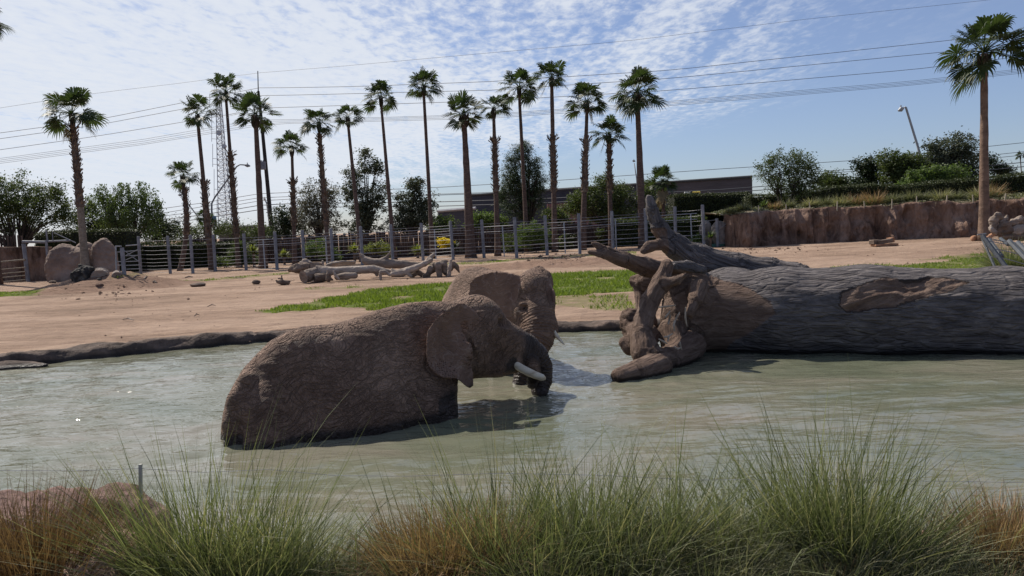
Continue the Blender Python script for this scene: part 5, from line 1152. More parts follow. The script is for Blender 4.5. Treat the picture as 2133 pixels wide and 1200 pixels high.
sdf_thing('boulder', 'tall rounded brown boulder beside the narrow steel gate', 'boulder', [], m_bould, .06, .25, .06, ells=[(P(217, 535, db-.2), (.70, .6, 1.1)), (P(220, 560, db-.2), (.74, .6, .8))], seed=6)
sdf_thing('boulder', 'small rounded boulder top peeking out behind the leftmost palm trunk', 'boulder', [], m_bould, .06, .2, .05, ells=[(P(177, 520, db+1.5), (.5, .5, .5)), (P(177, 545, db+1.5), (.5, .5, .8))], seed=8)
sdf_thing('boulder', 'pale grey boulder behind the last fence post, left one', 'boulder', [], m_bould_g, .05, .2, .05, ells=[(P(1470, 478, 47), (.38, .4, .52)), (P(1476, 498, 47), (.35, .4, .5))], seed=12)
sdf_thing('boulder', 'pale grey boulder behind the two post section, right one', 'boulder', [], m_bould_g, .05, .2, .05, ells=[(P(1498, 476, 46.5), (.46, .4, .44)), (P(1500, 494, 46.5), (.45, .4, .5))], seed=14)
# teal tub
m_teal = noisy('teal_plastic', [(0.3, (.10, .24, .22)), (.7, (.16, .33, .30))], sc=3, bump=0, rough=.4)
q = P(1496, 508, gd2+.6); b = MB(); b.tube([q+np.array([0, 0, -.28]), q+np.array([0, 0, -.02]), q+np.array([0, 0, .02])], [.34, .50, .54], 24, cap=False); b.tube([q+np.array([0, 0, .02]), q+np.array([0, 0, -.20])], [.49, .36], 24)
tag(b.obj('tub', m_teal, loc=q-np.array([0, 0, .28]), smooth=False), 'teal plastic tub on the ground behind the two post section', 'tub')
# ================================================================== LOG PILE
m_log = noisy('bleached_wood', [(0.3, (.17, .13, .105)), (0.5, (.33, .27, .225)), (.7, (.46, .39, .33))], sc=2.2, bump=.07, bsc=7, stretch=(.6, 1, 2.2), rough=.85)
m_logd = noisy('brown_wood', [(0.3, (.07, .05, .04)), (0.5, (.15, .11, .085)), (.7, (.25, .19, .15))], sc=2.5, bump=.07, bsc=7, stretch=(.6, 1, 2.2), rough=.9)
m_logm = noisy('grey_brown_wood', [(0.3, (.12, .092, .075)), (0.5, (.23, .18, .145)), (.7, (.34, .275, .23))], sc=2.5, bump=.07, bsc=7, stretch=(.6, 1, 2.2), rough=.88)
m_orange = noisy('orange_cut_wood', [(0.3, (.24, .12, .07)), (0.5, (.36, .19, .11)), (.7, (.44, .26, .16))], sc=3, bump=.02)
dp = depth(G(760, 583))
def L_(*a, d=0.0): return [P(x, y, dp+d) for x, y in a]
def log_(label, pts, rad, mat=m_log, d=0.0, forks=(), seed=0, name='log', cat='log', h=.035, amp=.022, ells=()):
    ch = [(L_(*pts, d=d), [r/F*dp for r in rad])]
    for (p2, r2, d2) in forks: ch.append((L_(*p2, d=d+d2), [r/F*dp for r in r2]))
    return sdf_thing(name, label, cat, ch, mat, h, .04, amp, seed=seed, ells=[(P(e[0], e[1], dp+d), tuple(x/F*dp for x in e[2])) for e in ells])
def cut_log(label, a, b2, r, mat, seed, ring=True):
    a = np.array(a); b2 = np.array(b2); ax = unit(b2-a); m = MB(); k = 9; rs = np.random.default_rng(seed)
    m.tube([a*(1-t)+b2*t for t in np.linspace(0, 1, k)], [r*(1+rs.normal(0, .03)) for _ in range(k)], 20, wob=.05); o = m.obj('cut_log', mat, loc=(a+b2)/2-np.array([0, 0, r])); tag(o, label, 'log')
    e = MB(); 
    for q, dr in ((a, -ax),):
        e.tube([q+dr*.004, q+dr*.012], [r*.86, r*.84], 20); e.tube([q+dr*.0125, q+dr*.03], [r*.22, r*.16], 10)
    return o
cut_log('thick cut log with its dark round end facing left, front of the pile', P(632, 577, dp-.5), P(662, 568, dp+.1), .285, m_logm, 3)
cut_log('short cut log lying right against the thick one', P(655, 580, dp-.4), P(686, 576, dp-.1), .21, m_logd, 4)
log_('thin grey log lying low in front of the long pale trunk', [(702, 577), (722, 575), (739, 574)], [6, 7, 6], m_logm, -.3, seed=5)
log_('long pale bleached trunk with a forked left end in the pile', [(661, 556), (672, 562), (690, 565), (725, 564), (777, 561), (795, 565), (816, 568)], [4, 8, 8.5, 8.5, 8.5, 7.5, 5], m_log, 0, [([(664, 562), (672, 570), (684, 572)], [2.5, 5, 6], -.1), ([(783, 565), (785, 573)], [5, 3], 0)], 6)
log_('pale branch slanting up to the right out of the pile', [(820, 571), (835, 569), (850, 564), (868, 557), (884, 550), (898, 542)], [7, 8, 8, 6.5, 6, 4.5], m_log, -.3, [([(882, 551), (893, 540), (903, 531)], [4, 4.5, 4], .1), ([(845, 567), (856, 575)], [6, 3], -.1), ([(822, 568), (815, 559)], [6, 1.5], 0)], 7)
log_('big grey brown log at the back of the pile with a broken flared end', [(754, 533), (762, 543), (775, 548), (800, 549), (840, 551), (868, 553)], [4, 8, 10, 10, 9, 7], m_logm, 1.2, [([(795, 543), (806, 536), (813, 525)], [6, 4, 2.2], 0), ([(756, 535), (750, 529)], [4, 2], 0)], 8)
log_('pale flat log lying between the stump and the big back log', [(683, 553), (700, 549), (737, 547)], [5, 5, 4.5], m_log, 1.0, seed=9)
log_('slender pale piece on top of the flat log', [(690, 549), (712, 545), (738, 545)], [2, 2.5, 2], m_log, .8, seed=10)
cut_log('tan tree stump standing upright at the left of the pile', P(655, 565, dp+.8), P(655, 548, dp+.8), .30, m_logm, 11)
log_('dark brown rotten root lump at the left end of the pile', [(605, 562), (620, 558), (638, 556)], [5, 9, 9], m_logd, .6, seed=12, name='root_lump', amp=.07, ells=[(622, 560, (16, 12, 9))])
log_('white weathered stump behind the rotten root lump', [(628, 548), (636, 545), (645, 549)], [5, 7, 5], m_log, 1.2, seed=13, amp=.05)
log_('short upright peg between stump and pale trunk', [(672, 553), (672, 545)], [3, 3], m_log, .9, seed=14, cat='log')
log_('upright forked splinter leaning on the cut logs', [(684, 582), (684, 572), (682, 563)], [5, 4.5, 1.5], m_logd, -.8, [([(684, 577), (692, 583)], [3, 2], 0)], 15)
log_('short pale stick leaning beside the forked splinter', [(695, 565), (698, 573), (706, 582)], [2, 2.6, 2.2], m_log, -.9, seed=16)
log_('curled pale root hooking down in front of the long trunk', [(812, 573), (800, 566), (794, 566), (792, 573), (793, 581)], [3, 3.5, 3.5, 3, 3.5], m_log, -.7, seed=17, name='curled_root', cat='root')
log_('lumpy root mass with ribs at the right of the pile', [(893, 568), (905, 556), (920, 552), (930, 565)], [6, 9, 9, 8], m_logm, 0, [([(912, 553), (915, 573)], [6, 5], -.4), ([(897, 560), (893, 573)], [6, 5], -.2), ([(925, 555), (929, 544)], [6, 2], 0)], 18, name='root_mass', cat='root', amp=.07)
log_('dark hooked root arching down at the right end of the pile', [(938, 560), (944, 550), (951, 556), (957, 568)], [6, 6, 5, 1.5], m_logd, .2, [([(944, 550), (946, 545)], [3, 1], 0)], 19, name='hooked_root', cat='root')
log_('short pale log propped steeply against the root mass', [(939, 543), (937, 558), (935, 575)], [3.5, 4.2, 4.5], m_log, -.6, seed=20)
log_('dark lump of root wood between branch and root mass', [(858, 575), (870, 568), (882, 573)], [4, 6, 5], m_logd, 0, seed=21, name='root_lump', cat='root', amp=.06)
log_('dark little root piece under the propped branch end', [(885, 576), (892, 570)], [4, 4], m_logd, -.3, seed=22, name='root_lump', cat='root', amp=.05)
def gpt(x, y, up=0.0): q = G(x, y); q[2] += up; return q
def chunk(label, x, y, wpx, hpx, mat, seed, cat='wood chunk', name='wood_chunk', rz=0, rough=.22):
    q = gpt(x, y); d = depth(q); return rock(name, q+np.array([0, 0, hpx/F*d*.42]), (wpx/F*d/2, wpx/F*d/2*.7, hpx/F*d*.55), mat, label, cat, seed=seed, n=16, rough=rough, rz=rz)
log_('small splintered root chunk with a stick poking up, left of the pile', [(578, 587), (588, 588), (600, 588)], [2.5, 5, 4.5], m_logd, -.9, [([(586, 586), (587, 574)], [2, 1.2], 0), ([(580, 580), (588, 580)], [1.2, 1.5], .1), ([(600, 587), (614, 583)], [1.5, .8], 0), ([(575, 584), (580, 588)], [1.2, 2], 0)], 23, name='root_chunk', cat='root', h=.025)
chunk('dark flat block of wood lying on the bare ground', 413, 597, 33, 9, m_logd, 31, rough=.08)
chunk('small dark round stone on the bare ground', 534, 592, 17, 9, m_logd, 32, 'stone', 'stone')
chunk('dark little clod in front of the framed rock panel', 110, 590, 15, 6, m_logd, 33, 'clod', 'clod')
for lab, a_, b2_, sd_ in [('thin bent branch lying on bare ground left of the root chunk', (468, 578), (510, 583), 1), ('short dark stick on the ground left of the dirt clod line', (385, 580), (402, 579), 2), ('flat pale shard of wood on the bare earth by the mound', (278, 581), (292, 577), 3), ('small leaning shard right of the dirt mound', (300, 584), (308, 579), 4), ('dark pointed splinter at the right foot of the dirt mound', (318, 588), (326, 592), 5), ('small twig lying on the bare ground below the flat dark block', (256, 668), (279, 671), 6), ('dark twig lying on the slope right of the mound', (405, 661), (415, 660), 7), ('short twig lying near the small grass patch', (432, 641), (450, 640), 8)]:
    p0, p1 = gpt(*a_, .03), gpt(*b2_, .05); mm_ = (p0+p1)/2+np.array([0, 0, .05]); b = MB(); r_ = .02 if 'thin' in lab or 'twig' in lab else .045; b.tube([p0, mm_, p1], [r_*.6, r_, r_*.5], 6); tag(b.obj('stick', m_logm, loc=p0), lab, 'stick')
# left: burnt root ball, discs, stones
dq = 36.8; m_char = noisy('charred_root', [(0.3, (.010, .010, .010)), (0.5, (.028, .026, .024)), (.75, (.13, .12, .105))], sc=4, bump=.05, bsc=8)
sdf_thing('root_ball', 'charred black upturned root ball in front of the leftmost palm', 'root', [([P(170, 568, dq), P(176, 560, dq), P(166, 552, dq)], [.30, .16, .06]), ([P(150, 588, dq), P(165, 588, dq)], [.08, .25]), ([P(180, 560, dq), P(192, 561, dq)], [.12, .12])], m_char, .035, .08, .10, ells=[(P(172, 575, dq), (.50, .4, .42)), (P(176, 584, dq), (.45, .4, .25))], seed=40)
def chunkd(label, x, y, wpx, hpx, mat, seed, dd, cat='stone', name='stone', tilt=0):
    q = P(x, y, dq+dd); return rock(name, q, (wpx/F*dq/2, wpx/F*dq/2*.7, hpx/F*dq/2), mat, label, cat, seed=seed, n=18, rough=.12)
m_white = noisy('pale_stone', [(0.3, (.38, .33, .27)), (.7, (.58, .53, .46))], sc=2, bump=.02)
chunkd('pale round boulder leaning behind the flat cut disc', 205, 568, 22, 17, m_white, 41, .8)
cut_log('flat cut wood disc tilted towards us beside the charred root ball', P(209, 580, dq+.0), P(211, 574, dq+.35), .42, m_log, 42)
cut_log('smaller cut disc lying at the top of the dirt mound', P(244, 577, dq+.0), P(245, 573, dq+.3), .24, m_log, 43)
chunkd('white stone under the charred root ball', 165, 594, 22, 8, m_white, 44, -.3); chunkd('white stone below the flat cut disc', 196, 590, 18, 8, m_white, 45, -.2)
chunkd('small black stone in front of the flat cut disc', 207, 582, 9, 6, m_char, 46, -.6); chunkd('grey pebble at the left foot of the mound', 124, 599, 6, 7, m_bould_g, 47, -1.2); chunkd('little upright pebble left of the mound', 142, 597, 5, 8, m_bould_g, 48, -1.2)
chunkd('brown clod half way up the dirt mound', 208, 594, 16, 8, m_mud, 49, -1.3, 'clod', 'clod'); chunkd('dark clod on the lower dirt mound', 261, 612, 10, 4, m_logd, 50, -3.2, 'clod', 'clod')
# scattered clods: nobody could count them
rs = np.random.default_rng(5); V = []; Fs = []
ico = np.array([(0, 0, 1), (.9, 0, .2), (.3, .85, .2), (-.7, .5, .2), (-.7, -.5, .2), (.3, -.85, .2), (0, 0, -.6)]); icf = [(0, 1, 2), (0, 2, 3), (0, 3, 4), (0, 4, 5), (0, 5, 1), (6, 2, 1), (6, 3, 2), (6, 4, 3), (6, 5, 4), (6, 1, 5)]
def scat(cx, cy, sx_, sy_, n, r0, r1):
    for _ in range(n):
        px = rs.normal(cx, sx_); py = rs.normal(cy, sy_)
        if py < hzy(px)+38: continue
        q = G(px, py); r = r0+(r1-r0)*rs.random()**3; s_ = rs.uniform(.6, 1.3, 3)*r; s_[2] *= .6; k = len(V); a = rs.uniform(0, 6.28); R2 = np.array([[math.cos(a), -math.sin(a), 0], [math.sin(a), math.cos(a), 0], [0, 0, 1]])
        for v in ico: V.append(q+R2@(v*s_*rs.uniform(.8, 1.2))+np.array([0, 0, r*.15]))
        for f_ in icf: Fs.append((k+f_[0], k+f_[1], k+f_[2]))
scat(230, 600, 60, 12, 260, .02, .11); scat(1160, 538, 45, 5, 150, .04, .16); scat(1590, 521, 50, 4, 90, .03, .12); scat(400, 640, 260, 35, 160, .01, .045); scat(900, 590, 300, 20, 70, .01, .05); scat(1850, 530, 160, 14, 90, .01, .06)
o = mesh_obj('clods', fast_mesh('clods', V, Fs, False), m_mud); tag(o, 'dry dirt clods and pebbles scattered over the ground', 'clods', kind='stuff')
# ------------------------------------------------------------------ right side: blocks, root pile, leaning cable fence
def box_px(label, x, y, w_, h_, d, th, mat, rz=0, roll=0.0, name='wood_block', cat='wood block'):
    q = P(x, y, d); b = MB(); b.box(q, (w_/F*d, th, h_/F*d), rz, Matrix.Rotation(roll, 3, 'Y')); o = b.obj(name, mat, loc=q); bev = o.modifiers.new('b', 'BEVEL'); bev.width = .02; bev.segments = 2; tag(o, label, cat); return o
dk = depth(G(1840, 513))
box_px('flat orange brown board at the bottom of the small block stack', 1842, 510, 50, 4.5, dk, .5, m_orange, .1)
box_px('left dark wooden block on the orange board', 1823, 504, 18, 9, dk, .4, m_logd, .2); box_px('right dark wooden block leaning on the stack', 1842, 503, 30, 8, dk-.1, .35, m_logd, -.1, -.12)
box_px('brown block end sticking up at the right of the stack', 1855, 500, 10, 10, dk+.1, .3, m_orange, .3, -.1)
dr_ = depth(G(2030, 500)); 
chunk('orange brown rock at the left foot of the smooth palm', 2029, 502, 14, 12, m_orange, 55, 'rock', 'rock')
def rp(*a, d=0.0): return [P(x, y, 33.5+d) for x, y in a]
for i, (lab, pts, rad, mt) in enumerate([
    ('tall knobbly root standing up beside the smooth palm foot', rp((2070, 474), (2070, 458), (2077, 449), (2085, 455)), [.10, .13, .14, .10], m_logm),
    ('tangled brown root lump in the middle of the right pile', rp((2080, 478), (2092, 470), (2100, 480), (2085, 486)), [.18, .22, .18, .16], m_logd),
    ('thin roots sticking up behind the tangled lump', rp((2085, 462), (2095, 456), (2098, 449)), [.10, .07, .03], m_logm),
    ('pale twisted root slanting right across the pile', rp((2098, 468), (2112, 462), (2125, 458), (2140, 462)), [.08, .12, .13, .10], m_logm),
    ('large pale log lying at the right edge of the pile', rp((2102, 484), (2118, 480), (2145, 476)), [.14, .20, .22], m_log),
    ('dark log under the pale one at the right edge', rp((2088, 492), (2110, 493), (2140, 494)), [.12, .15, .15], m_logd),
    ('small brown log at the front foot of the smooth palm', rp((2058, 495), (2068, 488)), [.09, .09], m_orange),
    ('curved root under the tall knobbly one', rp((2066, 470), (2064, 478), (2072, 484)), [.07, .09, .11], m_log)]):
    sdf_thing('root', lab, 'root', [(pts, rad)], mt, .03, .05, .07, seed=60+i)
m_dkpost = noisy('dark_grey_post', [(0.3, (.045, .052, .06)), (.7, (.10, .11, .125))], sc=3, bump=.01, rough=.6)
cf = empty('leaning_cable_fence', P(2090, 540, 24), 'leaning grey post and cable fence running out at the right edge', 'fence')
for (a_, b2_, d, r) in [((2044, 492), (2074, 560), 24, .045), ((2046, 491), (2104, 568), 23, .07), ((2060, 498), (2088, 535), 23.5, .055), ((2102, 502), (2138, 540), 22, .075), ((2120, 505), (2150, 535), 21, .06), ((2084, 497), (2100, 510), 24, .05)]:
    b = MB(); v0, v1 = P(*a_, d), P(*b2_, d-.8); b.tube([v0, v1], r, 6); b.obj('post', m_dkpost, cf)
for (pts, d) in [([(2036, 489), (2054, 487)], 24), ([(2042, 492), (2080, 501), (2133, 512)], 23.5), ([(2050, 500), (2090, 508), (2140, 507)], 23), ([(2055, 516), (2100, 524), (2140, 535)], 22.8), ([(2064, 535), (2090, 538), (2112, 544), (2140, 552)], 22.5), ([(2094, 504), (2104, 499)], 23), ([(2112, 507), (2122, 503)], 22.5)]:
    b = MB(); b.tube([P(x, y, d) for x, y in pts], .014 if len(pts) > 2 else .025, 5); b.obj('cable', m_cable, cf)
qg = G(2110, 566); tuft('large green feathery grass tuft under the leaning cable fence at the right edge', qg, [('blades', m_gr_green, dict(r0=.5, h=1.35, n=1500, spread=.9, width=.006, curl=.9)), ('dry_blades', m_gr_pale, dict(r0=.6, h=1.0, n=500, spread=1.2, width=.006, curl=.9))], 90)
qg = G(2085, 572); rock('mound_stone', qg+np.array([0, 0, -.05]), (.55, .4, .22), m_mud, 'pale earth hump at the foot of the leaning cable fence', 'earth mound', seed=91, rough=.1)
# ================================================================== BUILDINGS, TOWER, POLES, WIRES
def f_block(t, b, pos):
    br = N(t, 'ShaderNodeTexBrick'); setin(t, br, Scale=1.0); br.inputs['Color1'].default_value = (.055, .055, .068, 1); br.inputs['Color2'].default_value = (.068, .066, .078, 1); br.inputs['Mortar'].default_value = (.045, .045, .055, 1)
    br.inputs['Mortar Size'].default_value = .03; br.inputs['Brick Width'].default_value = .8; br.inputs['Row Height'].default_value = .4
    sp = N(t, 'ShaderNodeSeparateXYZ'); t.links.new(pos, sp.inputs[0]); t.links.new(XYZ(t, sp.outputs[0], sp.outputs[2], 0.0), br.inputs['Vector'])
    c = MIX(t, .5, br.outputs[0], RAMP(t, NOISE(t, pos, .3, 4), [(.3, (.8, .8, .8)), (.7, (1.1, 1.1, 1.1))]), 'MULTIPLY'); t.links.new(c, b.inputs['Base Color'])
m_block = material('slate_block', f_block, rough=.9)
m_brownw = noisy('brown_cladding', [(0.3, (.075, .062, .066)), (.7, (.105, .088, .092))], sc=.4, bump=.02, bsc=2, stretch=(1, 1, 6))
m_maroon = noisy('maroon_wall', [(0.3, (.12, .060, .062)), (.7, (.16, .085, .085))], sc=.5, bump=.01)
m_trim = noisy('roof_trim', [(0.3, (.04, .04, .045)), (.7, (.06, .06, .065))], sc=1, bump=0)
bd = empty('long_building', (P(1200, 450, 118)[0], 118, .5), 'long flat roofed dark warehouse building behind the palms', 'building')
def wallseg(x0, y0, d0, x1, y1, d1, zb, th, mat, nm, par, off=0.0):
    a, c = P(x0, y0, d0), P(x1, y1, d1); zt = (a[2]+c[2])/2; b = MB(); o_ = np.array([0, th, 0]); f_ = np.array([0, -off, 0])
    V = [(*(a+f_)[:2], zb), (*(c+f_)[:2], zb), (*(c+o_)[:2], zb), (*(a+o_)[:2], zb), (*(a+f_)[:2], a[2]), (*(c+f_)[:2], c[2]), (*(c+o_)[:2], c[2]), (*(a+o_)[:2], a[2])]
    b.add(V, [(3, 2, 1, 0), (4, 5, 6, 7), (0, 1, 5, 4), (1, 2, 6, 5), (2, 3, 7, 6), (3, 0, 4, 7)]); return b.obj(nm, mat, par)
wallseg(980, 407, 126, 1395, 379.5, 112, 0, 14, m_block, 'wall', bd)
wallseg(1395, 379.5, 112.02, 1566, 368, 106, 0, 14, m_brownw, 'wall', bd, .15)
wallseg(979, 405.5, 126, 1567, 366.5, 106, 7.9, 13.9, m_trim, 'roof_trim', bd, .3) if False else None
b = MB(); b.tube([P(979, 406.5, 125.7), P(1395, 379, 111.7), P(1567, 367.5, 105.6)], .16, 4); b.obj('roof_edge', m_trim, bd)
wallseg(1140, 425, 116, 1245, 419, 113, 0, 1, m_maroon, 'lower_wall', bd)
q = P(1432, 402, 108); b = MB(); b.box(q, (.85, .3, .5)); b.obj('white_box', noisy('white_metal', [(.3, (.55, .55, .52)), (.7, (.68, .68, .65))], bump=0), bd)
m_yel = noisy('yellow_paint', [(0.3, (.62, .48, .10)), (.7, (.72, .56, .14))], bump=0)
for (x0, y0, x1, y1) in [(1443, 400.5, 1458, 399.5), (1443.5, 400, 1443.5, 404), (1457.5, 399.5, 1457.5, 403.5)]:
    b = MB(); b.tube([P(x0, y0, 107.5), P(x1, y1, 107.5)], .10, 4); b.obj('yellow_bracket', m_yel, bd)
b2 = empty('annex_building', (P(950, 450, 112)[0], 112, .4), 'lower slate grey block building in front of the long warehouse', 'building')
wallseg(912, 441, 116, 990, 434.5, 112, 0, 8, m_block, 'wall', b2); b = MB(); b.tube([P(911, 440, 115.8), P(991, 433.5, 111.8)], .22, 4); b.obj('roof_edge', noisy('pale_trim', [(.3, (.2, .2, .22)), (.7, (.28, .28, .3))], bump=0), b2)
b3 = empty('low_building', (P(520, 490, 120)[0], 120, .3), 'low brown building far behind the thick smooth palm on the left', 'building')
wallseg(455, 474, 122, 545, 471.5, 118, 0, 8, m_brownw, 'wall', b3); b = MB(); b.tube([P(454, 473.5, 121.7), P(546, 471, 117.7)], .2, 4); b.obj('roof_edge', m_trim, b3)
# lattice tower
m_lat = noisy('tower_steel', [(0.3, (.22, .24, .28)), (.7, (.36, .38, .42))], bump=0, rough=.5, metal=.2)
lt = empty('lattice_tower', P(470, 500, 150), 'tall grey lattice radio mast with whip antennas beside the left palms', 'radio mast')
dt_ = 150; NL = 26; tp_, bt_ = P(455, 196, dt_), P(472, 492, dt_); wtp, wbt = 11/F*dt_/2, 33/F*dt_/2; legs = [[], [], []]
for i in range(NL+1):
    t = i/NL; c = bt_*(1-t)+tp_*t; r = wbt*(1-t)+wtp*t
    for k_ in range(3): a = math.radians(90+120*k_+12); legs[k_].append(c+np.array([math.cos(a)*r, math.sin(a)*r, 0]))
for L in legs: b = MB(); b.tube(L, .085, 4); b.obj('mast_leg', m_lat, lt)
for s_ in range(3):
    b = MB(); A_, B_ = legs[s_], legs[(s_+1) % 3]
    for i in range(NL): b.tube([A_[i], B_[i+1]], .045, 3, False); b.tube([B_[i], A_[i+1]], .045, 3, False); b.tube([A_[i+1], B_[i+1]], .04, 3, False)
    b.obj('lattice_bracing', m_lat, lt)
for (x, y0, y1) in [(437, 195, 225), (441, 235, 295), (443, 300, 348), (446, 352, 412), (452, 415, 450), (465, 196, 212)]:
    b = MB(); b.tube([P(x, y1, dt_-1), P(x, y0, dt_-1)], .05, 4); ym = y1-6; b.tube([P(x, ym, dt_-1), P(x+14, ym+1, dt_)], .05, 3); b.tube([P(x, ym-12, dt_-1), P(x+13, ym-11, dt_)], .05, 3); b.obj('whip_antenna', m_lat, lt)
q = P(457, 277, dt_-1.3); b = MB(); b.tube([q, q+np.array([0, -.5, 0])], [.5, .5], 12); b.obj('dish', m_steel, lt); q = P(468, 305, dt_-1.3); b = MB(); b.tube([q, q+np.array([0, -.5, 0])], [.42, .42], 12); b.obj('dish', m_steel, lt)
# utility pole
m_pole = noisy('creosote_pole', [(0.3, (.020, .017, .016)), (.7, (.05, .042, .038))], sc=2, bump=.02)
du = 88; up_ = empty('utility_pole', P(568, 505, du), 'dark wooden utility pole with crossarm and transformers behind the thick smooth palm', 'utility pole')
b = MB(); b.tube([P(568.5, 505, du), P(553, 340, du), P(543.5, 240, du), P(538, 190, du)], [.26, .22, .18, .15], 8); b.obj('pole', m_pole, up_)
b = MB(); b.tube([P(538, 190, du), P(537, 148, du)], [.06, .05], 6); b.obj('top_spike', m_pole, up_)
b = MB(); b.tube([P(536, 254, du-.3), P(567, 260.5, du-.3)], .12, 4); b.obj('crossarm', m_pole, up_); b = MB(); b.tube([P(551, 268, du-.2), P(558, 260, du-.3)], .05, 4); b.obj('brace', m_pole, up_)
for x, y in [(548, 253), (551, 252), (553.5, 257), (557, 251), (564, 255)]: b = MB(); b.tube([P(x, y+3, du-.3), P(x, y-2.5, du-.3)], [.09, .11], 6); b.obj('insulator', m_pole, up_)
for x in (544.5, 549): b = MB(); b.tube([P(x, 353, du-.5), P(x-.5, 337, du-.5)], [.27, .27], 10); b.tube([P(x-.5, 337, du-.5), P(x-.5, 334, du-.5)], [.1, .08], 8); b.obj('transformer', m_post, up_)
# street lamps
m_lampp = noisy('lamp_post_paint', [(0.3, (.16, .17, .18)), (.7, (.22, .23, .24))], bump=0, rough=.5); m_lampw = noisy('pale_lamp_post', [(0.3, (.30, .30, .30)), (.7, (.40, .40, .40))], bump=0, rough=.5)
def lamp(label, pts, head, d, r, mat, hs=.35):
    root = empty('street_lamp', P(*pts[0], d), label, 'street lamp'); b = MB(); b.tube([P(x, y, d) for x, y in pts], [r*(1-.5*i/len(pts)) for i in range(len(pts))], 8); b.obj('post', mat, root, smooth=True)
    b = MB(); a, c = P(*head[0], d), P(*head[1], d); b.tube([a, (a+c)/2, c], [hs*.5, hs, hs*.35], 8); m_ = b.obj('lamp_head', mat, root); b = MB(); mm_ = (a+c)/2+np.array([0, 0, hs*.9]); b.tube([mm_, mm_+np.array([0, 0, hs*.8])], hs*.25, 6); b.obj('photocell', mat, root); return root
lamp('street lamp with a long slanting arm between the lattice mast and palms', [(449, 505), (441, 440), (441, 424), (447, 412), (487, 356), (493, 347), (500, 343), (512, 344)], ((510, 344), (521, 346)), 80, .11, m_lampp, .18)
lamp('street lamp leaning left with its head behind the short crooked palm', [(440, 520), (417, 460), (408, 446), (384, 414), (377, 408)], ((378, 407), (371, 406)), 95, .09, m_lampp, .16)
lamp('tall pale street lamp rising over the trees on the right', [(1915, 400), (1915, 318), (1912, 306), (1887, 224), (1884, 223)], ((1882, 225), (1871, 231)), 62, .12, m_lampw, .20)
lamp('thin street lamp just left of the fullest palm', [(1329, 420), (1326, 372), (1321, 340)], ((1317.5, 335), (1323.5, 336)), 90, .08, m_lampp, .14)
lamp('short pale lamp post leaning by the foot of the utility pole', [(566, 500), (560, 455), (556, 425), (552, 416)], ((553, 417), (549, 413)), 92, .13, m_lampw, .16)
lamp('small low yard lamp far left of the slim palms', [(399, 500), (399, 476)], ((398, 475.5), (404, 475.5)), 90, .07, m_lampp, .12)
sg = empty('banner_sign', P(450, 505, 78), 'small blue capped banner and green sign on the slanting street lamp', 'sign')
m_blue = noisy('blue_sign', [(.3, (.16, .30, .42)), (.7, (.22, .38, .50))], bump=0); m_grn = noisy('green_sign', [(.3, (.012, .06, .035)), (.7, (.02, .08, .05))], bump=0); m_rust = noisy('orange_banner', [(.3, (.12, .07, .05)), (.7, (.20, .11, .07))], bump=0); m_wh = noisy('sign_white', [(.3, (.6, .62, .6)), (.7, (.7, .72, .7))], bump=0)
for x, y, w_, h_, mt, nm in [(446.5, 454, 8, 8, m_blue, 'blue_panel'), (448, 466, 7, 14, m_rust, 'picture_panel'), (450.5, 484, 9, 11, m_grn, 'green_panel')]:
    b = MB(); b.box(P(x, y, 78), (w_/F*78, .08, h_/F*78)); b.obj(nm, mt, sg)
b = MB(); b.box(P(450.5, 483.5, 77.93), (3.6/F*78, .02, 5/F*78)); b.obj('white_mark', m_wh, sg)
b = MB(); b.tube([P(449, 505, 78), P(447, 450, 78)], .06, 6); b.obj('post', m_lampp, sg)
# short dark pole right
b = MB(); b.tube([P(2084, 372, 70), P(2084, 343, 70)], .14, 6); tag(b.obj('short_pole', m_pole, loc=P(2084, 372, 70)), 'short dark pole between the trees right of the orange brown palm', 'pole')
